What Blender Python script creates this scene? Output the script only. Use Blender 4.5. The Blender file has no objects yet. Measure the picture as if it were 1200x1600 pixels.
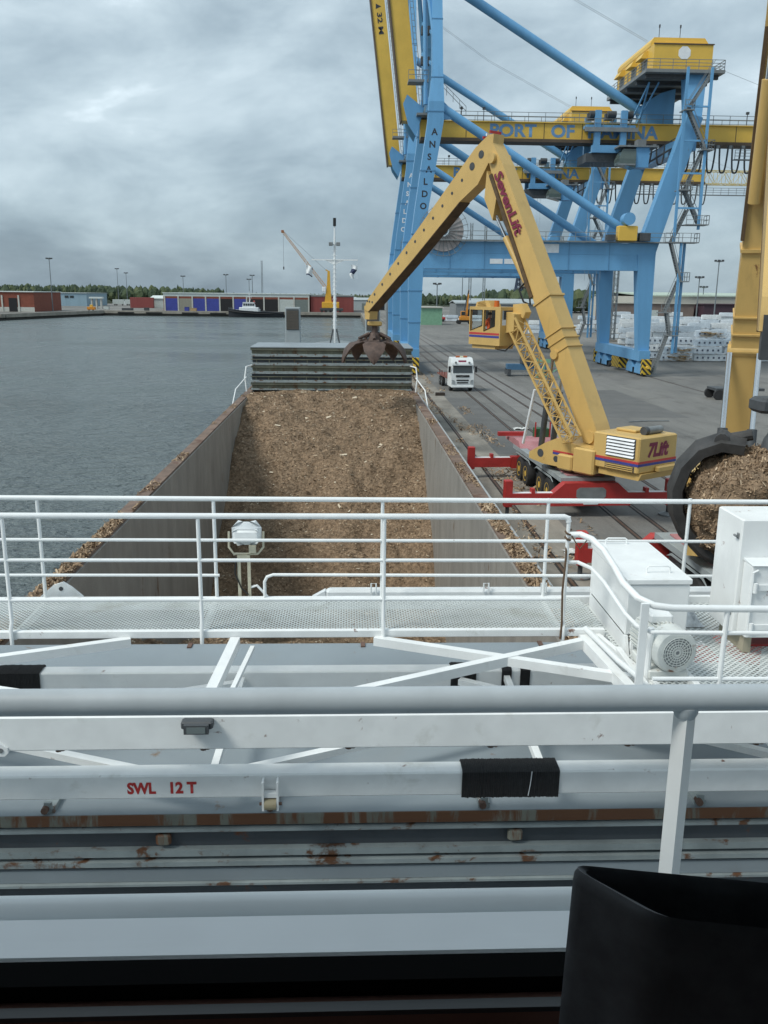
import bpy, math, random
import numpy as np
from mathutils import Vector, Matrix
rnd = random.Random(7)
R = math.radians
scene = bpy.context.scene
COL = scene.collection

# ------------------------------------------------------------ camera
cd = bpy.data.cameras.new('camera')
cam = bpy.data.objects.new('camera', cd)
COL.objects.link(cam)
cd.sensor_fit = 'VERTICAL'
cd.sensor_height = 24.0
cd.lens = 24.0 * 1383.0 / 1600.0
cd.clip_start = 0.02
cd.clip_end = 6000
cr = Vector((0.99920391, -0.038577, 0.01016659)); cu = Vector((-0.000616444, 0.23987877, 0.970802655)); cb = Vector((-0.0398894, -0.97003608, 0.23966402))
m3 = Matrix((cr, cu, cb)).transposed()
cam.matrix_world = Matrix.Translation((0, 0, 10.0)) @ m3.to_4x4()
scene.camera = cam

# ------------------------------------------------------------ world: broken overcast over a Nishita sky
world = bpy.data.worlds.new('World'); scene.world = world
world.use_nodes = True
nt = world.node_tree
for n in list(nt.nodes): nt.nodes.remove(n)
def N(t, **k):
    n = nt.nodes.new(t)
    for a, b in k.items(): setattr(n, a, b)
    return n
L = lambda a, b: nt.links.new(a, b)
SKYLOC = (12.69, 15.1, 8.0)
SUN_EL, SUN_AZ = 50, 243      # sun high on the left, a little behind us, veiled by cloud
tc = N('ShaderNodeTexCoord')
mp = N('ShaderNodeMapping'); L(tc.outputs['Generated'], mp.inputs[0]); mp.inputs['Location'].default_value = SKYLOC; mp.inputs['Scale'].default_value = (1.0, 1.0, 2.1)
n1 = N('ShaderNodeTexNoise'); L(mp.outputs[0], n1.inputs['Vector'])
n1.inputs['Scale'].default_value = 1.7; n1.inputs['Detail'].default_value = 3; n1.inputs['Roughness'].default_value = 0.45; n1.inputs['Distortion'].default_value = 0.2
n2 = N('ShaderNodeTexNoise'); L(mp.outputs[0], n2.inputs['Vector'])
n2.inputs['Scale'].default_value = 5.2; n2.inputs['Detail'].default_value = 9; n2.inputs['Roughness'].default_value = 0.55; n2.inputs['Distortion'].default_value = 0.25
mixn = N('ShaderNodeMath', operation='MULTIPLY_ADD'); L(n2.outputs[0], mixn.inputs[0]); mixn.inputs[1].default_value = 0.58
half = N('ShaderNodeMath', operation='MULTIPLY'); L(n1.outputs[0], half.inputs[0]); half.inputs[1].default_value = 0.46; L(half.outputs[0], mixn.inputs[2])
sep = N('ShaderNodeSeparateXYZ'); L(tc.outputs['Generated'], sep.inputs[0])
low = N('ShaderNodeMapRange'); L(sep.outputs['Z'], low.inputs[0]); low.interpolation_type = 'SMOOTHSTEP'
for i_, v_ in ((1, 0.0), (2, 0.26), (3, -0.085), (4, 0.0)): low.inputs[i_].default_value = v_      # cloud bases darken towards the horizon, all round
addn = N('ShaderNodeMath', operation='ADD'); L(mixn.outputs[0], addn.inputs[0]); L(low.outputs[0], addn.inputs[1])
ramp = N('ShaderNodeValToRGB'); L(addn.outputs[0], ramp.inputs[0])
cs = ramp.color_ramp
cs.elements[0].position = 0.27; cs.elements[0].color = (0.125, 0.157, 0.188, 1)
cs.elements[1].position = 0.65; cs.elements[1].color = (0.70, 0.735, 0.755, 1)
for p_, c_ in ((0.36, (0.178, 0.218, 0.252, 1)), (0.43, (0.243, 0.288, 0.32, 1)), (0.50, (0.325, 0.372, 0.402, 1)), (0.58, (0.43, 0.475, 0.50, 1))):
    e = cs.elements.new(p_); e.color = c_
sky = N('ShaderNodeTexSky', sky_type='NISHITA'); sky.sun_disc = False
sky.sun_elevation = R(SUN_EL); sky.sun_rotation = R(SUN_AZ)
tint = N('ShaderNodeVectorMath', operation='MULTIPLY'); L(ramp.outputs[0], tint.inputs[0]); tint.inputs[1].default_value = (0.895, 0.942, 0.99)
mul = N('ShaderNodeVectorMath', operation='SCALE'); L(tint.outputs[0], mul.inputs[0]); mul.inputs['Scale'].default_value = 10.0
mix = N('ShaderNodeMix', data_type='RGBA'); mix.inputs[0].default_value = 0.93
L(sky.outputs[0], mix.inputs[6]); L(mul.outputs[0], mix.inputs[7])
bg = N('ShaderNodeBackground'); L(mix.outputs[2], bg.inputs[0]); bg.inputs[1].default_value = 0.1
wo = N('ShaderNodeOutputWorld'); L(bg.outputs[0], wo.inputs[0])

# ------------------------------------------------------------ sun behind thin cloud
sl = bpy.data.lights.new('sun', 'SUN'); sl.energy = 1.5; sl.angle = R(18); sl.color = (1.0, 0.96, 0.9)
so = bpy.data.objects.new('sun', sl); COL.objects.link(so)
az = R(SUN_AZ); el = R(SUN_EL)
sd = Vector((math.sin(az) * math.cos(el), math.cos(az) * math.cos(el), math.sin(el)))
so.rotation_euler = sd.to_track_quat('Z', 'Y').to_euler()
so.location = (0, -30, 60)

vs = scene.view_settings
vs.view_transform = 'Standard'; vs.look = 'None'; vs.exposure = 0.86; vs.gamma = 1.0; vs.use_curve_mapping = False
scene.cycles.max_bounces = 6; scene.cycles.diffuse_bounces = 3; scene.cycles.glossy_bounces = 3; scene.cycles.transparent_max_bounces = 8

# ------------------------------------------------------------ materials
MATS = {}
def mat(name, col, rough=0.5, metal=0.0, var=0.10, scale=1.5, rust=0.0, rscale=1.2, rcol=(0.16, 0.055, 0.022), bump=0.0, bscale=20.0, bdist=0.02,
        streak=(1, 1, 1), dirt=0.0, dcol=(0.10, 0.085, 0.065), dscale=0.8, spec=0.5, emit=None):
    if name in MATS: return MATS[name]
    m = bpy.data.materials.new(name); m.use_nodes = True
    t = m.node_tree; b = t.nodes['Principled BSDF']
    b.inputs['Roughness'].default_value = rough; b.inputs['Metallic'].default_value = metal
    b.inputs['Specular IOR Level'].default_value = spec
    tcn = t.nodes.new('ShaderNodeTexCoord'); mpn = t.nodes.new('ShaderNodeMapping'); t.links.new(tcn.outputs['Object'], mpn.inputs[0])
    mpn.inputs['Scale'].default_value = streak
    def noise(sc, det=5, ro=0.6, dist=0.0):
        n = t.nodes.new('ShaderNodeTexNoise'); t.links.new(mpn.outputs[0], n.inputs['Vector'])
        n.inputs['Scale'].default_value = sc; n.inputs['Detail'].default_value = det; n.inputs['Roughness'].default_value = ro; n.inputs['Distortion'].default_value = dist
        return n
    n = noise(scale)
    r = t.nodes.new('ShaderNodeValToRGB'); t.links.new(n.outputs[0], r.inputs[0])
    r.color_ramp.elements[0].position = 0.3; r.color_ramp.elements[1].position = 0.7
    r.color_ramp.elements[0].color = tuple(max(0, c * (1 - var)) for c in col) + (1,)
    r.color_ramp.elements[1].color = tuple(min(1, c * (1 + var)) for c in col) + (1,)
    out = r.outputs[0]
    def overlay(out, amount, sc, c, soft):
        nn = noise(sc, 7, 0.65, 0.3)
        rr = t.nodes.new('ShaderNodeValToRGB'); t.links.new(nn.outputs[0], rr.inputs[0])
        th = 0.72 - 0.44 * amount
        rr.color_ramp.elements[0].position = th; rr.color_ramp.elements[0].color = (0, 0, 0, 1)
        rr.color_ramp.elements[1].position = min(1, th + soft); rr.color_ramp.elements[1].color = (1, 1, 1, 1)
        mx = t.nodes.new('ShaderNodeMix'); mx.data_type = 'RGBA'
        t.links.new(rr.outputs[0], mx.inputs[0]); t.links.new(out, mx.inputs[6]); mx.inputs[7].default_value = tuple(c) + (1,)
        return mx.outputs[2]
    if dirt > 0: out = overlay(out, dirt, dscale, dcol, 0.25)
    if rust > 0: out = overlay(out, rust, rscale, rcol, 0.06)
    t.links.new(out, b.inputs['Base Color'])
    if bump > 0:
        nb = noise(bscale, 4, 0.6)
        bp = t.nodes.new('ShaderNodeBump'); bp.inputs['Strength'].default_value = min(1, bump); bp.inputs['Distance'].default_value = bdist
        t.links.new(nb.outputs[0], bp.inputs['Height']); t.links.new(bp.outputs[0], b.inputs['Normal'])
    if emit:
        b.inputs['Emission Color'].default_value = tuple(emit) + (1,); b.inputs['Emission Strength'].default_value = 1
    MATS[name] = m
    return m

# ------------------------------------------------------------ mesh helpers
def V(*a): return Vector(a[0]) if len(a) == 1 else Vector(a)
class MB:
    def __init__(s, T=None): s.v = []; s.f = []; s.T = T
    def add(s, vs, fs):
        o = len(s.v)
        if s.T:
            vs = [s.T(Vector(p)) for p in vs]
            if getattr(s.T, 'flip', False): fs = [tuple(reversed(f)) for f in fs]
        s.v += [tuple(p) for p in vs]; s.f += [tuple(i + o for i in f) for f in fs]
        return s
    def hexa(s, p):   # 8 points: bottom loop 0-3, top loop 4-7
        return s.add(p, [(3, 2, 1, 0), (4, 5, 6, 7), (0, 1, 5, 4), (1, 2, 6, 5), (2, 3, 7, 6), (3, 0, 4, 7)])
    def box(s, x0, x1, y0, y1, z0, z1):
        return s.hexa([(x0, y0, z0), (x1, y0, z0), (x1, y1, z0), (x0, y1, z0), (x0, y0, z1), (x1, y0, z1), (x1, y1, z1), (x0, y1, z1)])
    def cbox(s, c, sz):
        return s.box(c[0] - sz[0] / 2, c[0] + sz[0] / 2, c[1] - sz[1] / 2, c[1] + sz[1] / 2, c[2] - sz[2] / 2, c[2] + sz[2] / 2)
    def chbox(s, x0, x1, y0, y1, z0, z1, b=0.01):    # box with chamfered vertical and top edges
        P = lambda i, z: [(x0 + i + b, y0 + i, z), (x1 - i - b, y0 + i, z), (x1 - i, y0 + i + b, z), (x1 - i, y1 - i - b, z), (x1 - i - b, y1 - i, z), (x0 + i + b, y1 - i, z), (x0 + i, y1 - i - b, z), (x0 + i, y0 + i + b, z)]
        return s.rings([P(b, z0), P(0, z0 + b), P(0, z1 - b), P(b, z1)])
    def rings(s, rs, cap=True, closed=True):
        n = len(rs[0]); vs = [p for r in rs for p in r]; fs = []
        for k in range(len(rs) - 1):
            for i in range(n if closed else n - 1):
                j = (i + 1) % n
                fs.append((k * n + i, k * n + j, (k + 1) * n + j, (k + 1) * n + i))
        if cap:
            fs.append(tuple(reversed(range(n)))); fs.append(tuple(range((len(rs) - 1) * n, len(rs) * n)))
        return s.add(vs, fs)
    def loft(s, secs):  # rect sections (x0,x1,y0,y1,z)
        return s.rings([[(a, c, z), (b, c, z), (b, d, z), (a, d, z)] for a, b, c, d, z in secs])
    def frame(s, p, q, up=(0, 0, 1)):
        p, q = V(p), V(q); d = (q - p).normalized(); u = V(up)
        if abs(d.dot(u)) > 0.98: u = V(0, 1, 0) if abs(d.y) < 0.9 else V(1, 0, 0)
        r = d.cross(u).normalized(); u = r.cross(d).normalized()
        return p, q, r, u
    def beam(s, p, q, w, h, w2=None, h2=None, up=(0, 0, 1)):
        p, q, r, u = s.frame(p, q, up); w2 = w if w2 is None else w2; h2 = h if h2 is None else h2
        f = lambda c, a, b: [c - r * a / 2 - u * b / 2, c + r * a / 2 - u * b / 2, c + r * a / 2 + u * b / 2, c - r * a / 2 + u * b / 2]
        return s.rings([f(p, w, h), f(q, w2, h2)])
    def tube(s, p, q, r, n=8, r2=None):
        p, q, a, b = s.frame(p, q); r2 = r if r2 is None else r2
        c = [(math.cos(2 * math.pi * i / n), math.sin(2 * math.pi * i / n)) for i in range(n)]
        return s.rings([[p + (a * x + b * y) * r for x, y in c], [q + (a * x + b * y) * r2 for x, y in c]])
    def path(s, pts, r, n=6, cap=True):
        pts = [V(p) for p in pts]; rs = []; pr = None
        for i, p in enumerate(pts):
            d = (pts[min(i + 1, len(pts) - 1)] - pts[max(i - 1, 0)]).normalized()
            if pr is None:
                u = V(0, 0, 1) if abs(d.z) < 0.9 else V(0, 1, 0); a = d.cross(u).normalized()
            else: a = (pr - d * pr.dot(d)).normalized()
            pr = a; b = a.cross(d)
            rr = r[i] if isinstance(r, (list, tuple)) else r
            rs.append([p + (a * math.cos(2 * math.pi * k / n) + b * math.sin(2 * math.pi * k / n)) * rr for k in range(n)])
        return s.rings(rs, cap)
    def prism(s, poly, ext):   # poly: planar 3D points; ext: vector
        e = V(ext); a = [V(p) for p in poly]
        return s.rings([a, [p + e for p in a]])
    def lathe(s, c, ax, prof, n=16, cap=True):   # prof: (dist along axis, radius)
        c = V(c); p, q, a, b = s.frame(c, c + V(ax))
        d = V(ax).normalized()
        return s.rings([[c + d * t + (a * math.cos(2 * math.pi * i / n) + b * math.sin(2 * math.pi * i / n)) * max(r, 1e-4) for i in range(n)] for t, r in prof], cap)
    def build(s, name, m, parent=None, smooth=False, label=None, kind=None, ang=35):
        off = worldloc(parent) if parent else Vector((0, 0, 0))
        me = bpy.data.meshes.new(name)
        me.from_pydata([(x - off.x, y - off.y, z - off.z) for x, y, z in s.v], [], s.f); me.update()
        if smooth:
            me.polygons.foreach_set('use_smooth', [True] * len(me.polygons)); me.set_sharp_from_angle(angle=R(ang))
        me.materials.append(m)
        o = bpy.data.objects.new(name, me); COL.objects.link(o)
        if parent: o.parent = parent
        if label: o['label'] = label
        if kind: o['kind'] = kind
        return o
def worldloc(o):
    v = Vector((0, 0, 0))
    while o: v = v + o.location; o = o.parent
    return v
def tag(o, label, cat, group=None):
    o['label'] = label; o['category'] = cat
    if group: o['group'] = group
    return o
def thing(name, label, cat, loc=(0, 0, 0), group=None):
    o = bpy.data.objects.new(name, None); COL.objects.link(o); o.location = loc; o.empty_display_size = 0.3
    return tag(o, label, cat, group)
def struct(mb, name, m, smooth=False):
    o = mb.build(name, m, smooth=smooth); o['kind'] = 'structure'; return o
KIDS = {}
def copy_tree(o, parent=None):
    c = o.copy(); COL.objects.link(c); c.parent = parent
    for ch in o.children: copy_tree(ch, c)
    return c
def rotz(a, o=(0, 0, 0)):
    ca, sa = math.cos(a), math.sin(a)
    return lambda p: Vector((o[0] + p.x * ca - p.y * sa, o[1] + p.x * sa + p.y * ca, o[2] + p.z))
def axes(o, u, v, w=(0, 0, 1)):
    o, u, v, w = V(o), V(u), V(v), V(w)
    f = lambda p: o + u * p.x + v * p.y + w * p.z
    f.flip = u.cross(v).dot(w) < 0
    return f
def text(s, name, m, parent, o, xd, yd, width=None, height=1.0, bold=0.02, depth=0.01, shear=0.0, stack=None, align='LEFT'):
    cu_ = bpy.data.curves.new('t', 'FONT'); cu_.body = s; cu_.offset = bold; cu_.extrude = 0.0; cu_.shear = shear; cu_.resolution_u = 3
    if stack: cu_.space_line = stack; cu_.align_x = 'CENTER'
    ob = bpy.data.objects.new('t', cu_); COL.objects.link(ob)
    bpy.context.view_layer.update()
    me = bpy.data.meshes.new_from_object(ob.evaluated_get(bpy.context.evaluated_depsgraph_get()))
    bpy.data.objects.remove(ob); bpy.data.curves.remove(cu_)
    co = np.array([v.co[:] for v in me.vertices]); mn = co.min(0); mxx = co.max(0)
    sy = height / (mxx[1] - mn[1]); sx = width / (mxx[0] - mn[0]) if width else sy
    off = worldloc(parent)
    xd, yd = V(xd).normalized(), V(yd).normalized(); o = V(o)
    for v in me.vertices:
        p = o + xd * ((v.co.x - mn[0]) * sx) + yd * ((v.co.y - mn[1]) * sy)
        v.co = p - off
    me.materials.clear(); me.materials.append(m); me.name = name
    ob = bpy.data.objects.new(name, me); COL.objects.link(ob); ob.parent = parent
    return ob
def lattice(mb, p, q, w, h, n, r=0.06, up=(0, 0, 1), w2=None, h2=None, brace=None):
    p, q, a, b = mb.frame(p, q, up); w2 = w2 or w; h2 = h2 or h; brace = brace or r * 0.6
    C = []
    for i in range(n + 1):
        t = i / n; c = p.lerp(q, t); ww = w + (w2 - w) * t; hh = h + (h2 - h) * t
        C.append([c + a * ww / 2 * sx + b * hh / 2 * sy for sx, sy in ((-1, -1), (1, -1), (1, 1), (-1, 1))])
    for k in range(4): mb.beam(C[0][k], C[n][k], r * 2, r * 2)
    for i in range(n):
        for k in range(4):
            j = (k + 1) % 4
            mb.beam(C[i][k], C[i][j], brace * 1.6, brace * 1.6)
            A, B = (k, j) if i % 2 else (j, k)
            mb.beam(C[i][A], C[i + 1][B], brace * 1.6, brace * 1.6)
    return mb
def railing(mb, pts, h=1.05, step=1.6, r=0.025, mid=2, post=None):
    pts = [V(p) for p in pts]
    for k in range(1, mid + 2):
        z = V(0, 0, h * k / (mid + 1))
        for a, b in zip(pts, pts[1:]): mb.beam(a + z, b + z, r * 2, r * 2)
    for a, b in zip(pts, pts[1:]):
        n = max(1, round((b - a).length / step))
        for i in range(n + 1):
            p = a.lerp(b, i / n); mb.beam(p, p + V(0, 0, h), r * 2, r * 2)
    return mb

# paints and common surfaces
WHITE = mat('white_ship_paint', (0.82, 0.835, 0.83), 0.42, var=0.07, scale=3, rust=0.15, rscale=5, dirt=0.26, dcol=(0.5, 0.5, 0.45), dscale=2.2, bump=0.3, bscale=14, bdist=0.002)
WHITEC = mat('white_railing_paint', (0.81, 0.83, 0.83), 0.38, var=0.05, scale=4, bump=0.3, bscale=30, bdist=0.0015, rust=0.04, rscale=9)
GREYP = mat('pale_grey_rail_paint', (0.47, 0.515, 0.545), 0.5, var=0.08, scale=7, bump=0.4, bscale=22, bdist=0.0012, rust=0.06, rscale=16, rcol=(0.23, 0.24, 0.25))
BLUE = mat('crane_blue_paint', (0.135, 0.345, 0.585), 0.42, var=0.10, scale=0.5, rust=0.03, rscale=1.3, rcol=(.16,.12,.10), dirt=0.16, dcol=(0.08, 0.2, 0.36), dscale=0.7, streak=(1, 1, 0.2))
YEL = mat('crane_yellow_paint', (0.72, 0.455, 0.075), 0.45, var=0.08, scale=0.4, dirt=0.15, dcol=(0.34, 0.22, 0.05), dscale=0.6)
SYEL = mat('handler_yellow_paint', (0.60, 0.40, 0.14), 0.42, var=0.08, scale=0.8, dirt=0.32, dcol=(0.40, 0.27, 0.10), dscale=1.1, rust=0.10, rscale=2.4, streak=(1, 1, .6))
RED = mat('outrigger_red_paint', (0.42, 0.035, 0.032), 0.45, var=0.15, scale=1.2, dirt=0.2, dcol=(0.16, 0.05, 0.04), rust=0.08, rscale=4)
DARK = mat('dark_steel', (0.06, 0.065, 0.07), 0.55, var=0.25, scale=3)
GREYST = mat('weathered_grey_steel', (0.2, 0.215, 0.22), 0.6, var=0.2, scale=2, rust=0.12)
RUBBER = mat('tyre_rubber', (0.025, 0.025, 0.026), 0.85, var=0.3, scale=4)
BLACK = mat('black_gloss', (0.015, 0.015, 0.016), 0.35, var=0.2)
CHROME = mat('hydraulic_rod', (0.7, 0.7, 0.7), 0.2, metal=1.0, var=0.05)
GLASSD = mat('dark_window_glass', (0.02, 0.028, 0.032), 0.06, var=0.2, spec=0.8)
LBLUE = mat('lettering_blue', (0.13, 0.27, 0.46), 0.5, var=0.12)
LBLK = mat('lettering_black', (0.03, 0.035, 0.045), 0.5)
LWHT = mat('lettering_white', (0.78, 0.8, 0.82), 0.5)
LMAR = mat('lettering_maroon', (0.20, 0.02, 0.055), 0.5)
LRED = mat('lettering_red', (0.46, 0.03, 0.028), 0.5, var=0.25, scale=12)
STRB = mat('stripe_blue', (0.05, 0.06, 0.28), 0.5)
STRR = mat('stripe_red', (0.5, 0.05, 0.05), 0.5)
RUSTY = mat('rusty_steel', (0.13, 0.075, 0.055), 0.75, var=0.45, scale=3, bump=0.6, bscale=12, dirt=0.4, dcol=(0.06, 0.045, 0.04))
CONC = mat('quay_concrete', (0.24, 0.225, 0.2), 0.85, var=0.25, scale=0.6, dirt=0.4, dcol=(0.1, 0.09, 0.075))
ORANGE = mat('machine_orange', (0.62, 0.25, 0.03), 0.45, var=0.12)
GREEN = mat('trestle_green', (0.19, 0.36, 0.24), 0.5, var=0.15)
# ============================================================ ground, water, quay
def asphalt():
    m = bpy.data.materials.new('quay_asphalt'); m.use_nodes = True; t = m.node_tree; b = t.nodes['Principled BSDF']; b.inputs['Roughness'].default_value = 0.8
    tcn = t.nodes.new('ShaderNodeTexCoord')
    def nz(sc, det, ro, st=(1, 1, 1), dist=0):
        mpn = t.nodes.new('ShaderNodeMapping'); mpn.inputs['Scale'].default_value = st; t.links.new(tcn.outputs['Object'], mpn.inputs[0])
        n = t.nodes.new('ShaderNodeTexNoise'); n.inputs['Scale'].default_value = sc; n.inputs['Detail'].default_value = det; n.inputs['Roughness'].default_value = ro; n.inputs['Distortion'].default_value = dist
        t.links.new(mpn.outputs[0], n.inputs['Vector']); return n
    def rp(n, els):
        r = t.nodes.new('ShaderNodeValToRGB'); t.links.new(n.outputs[0], r.inputs[0]); e = r.color_ramp.elements
        e[0].position, e[0].color = els[0][0], els[0][1] + (1,); e[1].position, e[1].color = els[1][0], els[1][1] + (1,)
        return r.outputs[0]
    def mulc(a, c):
        x = t.nodes.new('ShaderNodeMix'); x.data_type = 'RGBA'; x.blend_type = 'MULTIPLY'; x.inputs[0].default_value = 1; t.links.new(a, x.inputs[6]); t.links.new(c, x.inputs[7]); return x.outputs[2]
    c = rp(nz(0.05, 5, 0.6, (1, 0.45, 1), 0.6), ((0.38, (0.155, 0.15, 0.141)), (0.62, (0.222, 0.214, 0.2))))
    c = mulc(c, rp(nz(0.5, 6, 0.65, (1, 0.22, 1)), ((0.3, (0.8, 0.8, 0.8)), (0.7, (1.08, 1.08, 1.06)))))
    c = mulc(c, rp(nz(6, 5, 0.7), ((0.25, (0.82, 0.82, 0.82)), (0.75, (1.12, 1.12, 1.12)))))
    c = mulc(c, rp(nz(1.1, 3, 0.5, (3.0, 0.06, 1), 0.2), ((0.55, (1, 1, 1)), (0.75, (0.8, 0.8, 0.8)))))
    c = mulc(c, rp(nz(0.3, 5, 0.62, (1, 0.5, 1), 0.8), ((0.56, (1, 1, 1)), (0.68, (0.72, 0.71, 0.70)))))
    t.links.new(c, b.inputs['Base Color'])
    bp = t.nodes.new('ShaderNodeBump'); bp.inputs['Strength'].default_value = 0.3; bp.inputs['Distance'].default_value = 0.01
    t.links.new(nz(25, 3, 0.6).outputs[0], bp.inputs['Height']); t.links.new(bp.outputs[0], b.inputs['Normal'])
    return m
ASPH = asphalt()
g = MB()
out = [(6.0, -250), (1800, -250), (1800, 5000), (-2600, 5000), (-2600, -250), (-160, -250), (-141, 371), (-124, 462), (6.0, 462)]
g.prism([(x, y, -7.0) for x, y in out], (0, 0, 7.0))
struct(g, 'ground', ASPH)

def water_mat():
    m = bpy.data.materials.new('harbour_water'); m.use_nodes = True; t = m.node_tree; b = t.nodes['Principled BSDF']
    b.inputs['Base Color'].default_value = (0.125, 0.155, 0.158, 1); b.inputs['Roughness'].default_value = 0.30; b.inputs['IOR'].default_value = 1.33
    tcn = t.nodes.new('ShaderNodeTexCoord'); h = None
    for sc, st, amp, det in ((0.55, (0.55, 1.35, 1), 1.0, 4), (1.9, (0.6, 1.3, 1), 0.42, 3), (0.09, (1, 1, 1), 0.9, 2), (5.0, (0.7, 1.2, 1), 0.16, 2)):
        mpn = t.nodes.new('ShaderNodeMapping'); mpn.inputs['Scale'].default_value = st; mpn.inputs['Rotation'].default_value = (0, 0, R(-14)); t.links.new(tcn.outputs['Object'], mpn.inputs[0])
        n = t.nodes.new('ShaderNodeTexNoise'); n.inputs['Scale'].default_value = sc; n.inputs['Detail'].default_value = det; n.inputs['Roughness'].default_value = 0.55; n.inputs['Distortion'].default_value = 0.4
        t.links.new(mpn.outputs[0], n.inputs['Vector'])
        a = t.nodes.new('ShaderNodeMath'); a.operation = 'MULTIPLY_ADD'; t.links.new(n.outputs[0], a.inputs[0]); a.inputs[1].default_value = amp
        if h: t.links.new(h, a.inputs[2])
        else: a.inputs[2].default_value = 0
        h = a.outputs[0]
    bp = t.nodes.new('ShaderNodeBump'); bp.inputs['Strength'].default_value = 1.0; bp.inputs['Distance'].default_value = 1.8
    t.links.new(h, bp.inputs['Height']); t.links.new(bp.outputs[0], b.inputs['Normal'])
    wn = t.nodes.new('ShaderNodeTexNoise'); wn.inputs['Scale'].default_value = 0.02; wn.inputs['Detail'].default_value = 4
    mw = t.nodes.new('ShaderNodeMapping'); mw.inputs['Scale'].default_value = (0.6, 1.6, 1); t.links.new(tcn.outputs['Object'], mw.inputs[0]); t.links.new(mw.outputs[0], wn.inputs['Vector'])
    mr = t.nodes.new('ShaderNodeMapRange'); t.links.new(wn.outputs[0], mr.inputs[0])
    for i_, v_ in ((1, .35), (2, .65), (3, .14), (4, .34)): mr.inputs[i_].default_value = v_
    t.links.new(mr.outputs[0], b.inputs['Roughness'])
    return m
w = MB(); w.add([(-170, -250, -2.2), (6.5, -250, -2.2), (6.5, 463, -2.2), (-170, 463, -2.2), (-7.5, -9, -2.2), (5.0, -9, -2.2), (5.0, 67, -2.2), (-7.5, 67, -2.2)],
      [(0, 1, 5, 4), (1, 2, 6, 5), (2, 3, 7, 6), (3, 0, 4, 7)])   # one sheet, open where the hull floats
struct(w, 'water', water_mat())

# concrete quay edge and aprons
def slab(name, x0, x1, y0, y1, z, m):
    b = MB(); b.box(x0, x1, y0, y1, -0.05, z); return struct(b, name, m)
APRON = mat('apron_concrete_dusty', (0.25, 0.228, 0.195), 0.9, var=0.3, scale=0.7, dirt=0.5, dcol=(0.14, 0.125, 0.105), dscale=0.5, streak=(1, 0.35, 1), bump=0.3, bscale=20)
slab('quay_apron', 6.004, 9.6, -100, 461, 0.004, APRON)
slab('concrete_strip', 14.9, 19.0, -100, 300, 0.005, mat('strip_concrete', (0.2, 0.194, 0.183), 0.85, var=0.12, scale=0.4, dirt=0.3, dcol=(0.15, 0.146, 0.138), dscale=0.2))
PATCH = mat('asphalt_repair_patch', (0.125, 0.123, 0.118), 0.85, var=0.15, scale=0.5)
for x0, x1, y0, y1 in ((9.62, 12.6, 56, 88), (20.5, 29, 74, 96), (22, 34, 140, 171)):
    slab('asphalt_patch', x0, x1, y0, y1, 0.0045, PATCH)
WETP = mat('pale_salt_stain', (0.34, 0.36, 0.38), 0.6, var=0.25, scale=0.8)
RAILM = mat('worn_rail_steel', (0.10, 0.062, 0.042), 0.5, var=0.3, scale=2)
GROOVE = mat('rail_groove', (0.03, 0.028, 0.026), 0.9)
for x in (8.0, 12.35, 13.85, 16.4, 17.9, 38.4):
    b = MB(); b.box(x - 0.14, x + 0.14, -90, 440, 0, 0.007); struct(b, 'rail_groove', GROOVE)
    b = MB(); b.box(x - 0.055, x + 0.055, -90, 440, 0.003, 0.012 if x > 9 else 0.03); struct(b, 'rail', RAILM)
b = MB(); b.box(6.0, 6.35, -100, 461.5, -0.02, 0.16); struct(b, 'quay_kerb', mat('kerb_yellow_worn', (0.27, 0.24, 0.17), 0.85, var=0.3, scale=1.0, dirt=0.5, dcol=(0.15, 0.13, 0.11), streak=(1, 0.3, 1)))
# long steel angle guarding the edge, with a yellow stretch
b = MB(); b.box(7.05, 7.15, 30, 130, 0.004, 0.07); struct(b, 'edge_angle', mat('edge_angle_steel', (0.25, 0.2, 0.15), 0.6, rust=0.4, rscale=2))
# far quay walls: pale capping and dark waterline
FQ = mat('far_quay_concrete', (0.3, 0.275, 0.235), 0.9, var=0.2, scale=0.3, dirt=0.3, dcol=(0.13, 0.12, 0.1))
TID = mat('wet_quay_face', (0.05, 0.047, 0.04), 0.8, var=0.3, scale=0.5)
b = MB(); b.box(-124, 6.0, 461.0, 464, -1.0, 0.35); struct(b, 'quay_wall', FQ)
b = MB(); b.box(-124, 6.0, 461.4, 463.5, -4, -1.001); struct(b, 'quay_wall', TID)
b = MB(); b.beam((-140.6, 371, -0.35), (-123.6, 461, -0.35), 1.2, 1.5); b.beam((-159, -230, -0.35), (-140.8, 370.5, -0.35), 1.2, 1.5); struct(b, 'quay_wall', FQ)
b = MB(); b.beam((-141, 371, -2.6), (-124.1, 461, -2.6), 1.0, 2.9); b.beam((-159.4, -230, -2.6), (-141.2, 370.5, -2.6), 1.0, 2.9); struct(b, 'quay_wall', TID)

# ============================================================ the cargo ship under us
HULL = mat('hull_blue_black', (0.03, 0.04, 0.06), 0.5)
DECKG = mat('ship_deck_grey', (0.2, 0.225, 0.235), 0.7, var=0.15, scale=1, rust=0.2, rscale=1)
HWALL = mat('hold_wall_steel', (0.265, 0.252, 0.23), 0.62, var=0.22, scale=0.9, streak=(1.0, 1.0, 0.4), dirt=0.3, dcol=(0.14, 0.122, 0.10), dscale=0.9, rust=0.18, rscale=1.4, rcol=(0.13, 0.075, 0.04))
COAM = mat('coaming_rust_paint', (0.175, 0.118, 0.088), 0.75, var=0.35, scale=1.4, rust=0.35, rscale=1.0, rcol=(0.115, 0.058, 0.036), dirt=0.3, dcol=(0.22, 0.19, 0.155), dscale=0.8, bump=0.4, bscale=8)
ship = thing('cargo_ship', 'coaster with open cargo hold full of wood chips moored at quay', 'ship', (-1.3, 30, -2.2))
hb = MB()
xc = -1.25; secs = []
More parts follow.
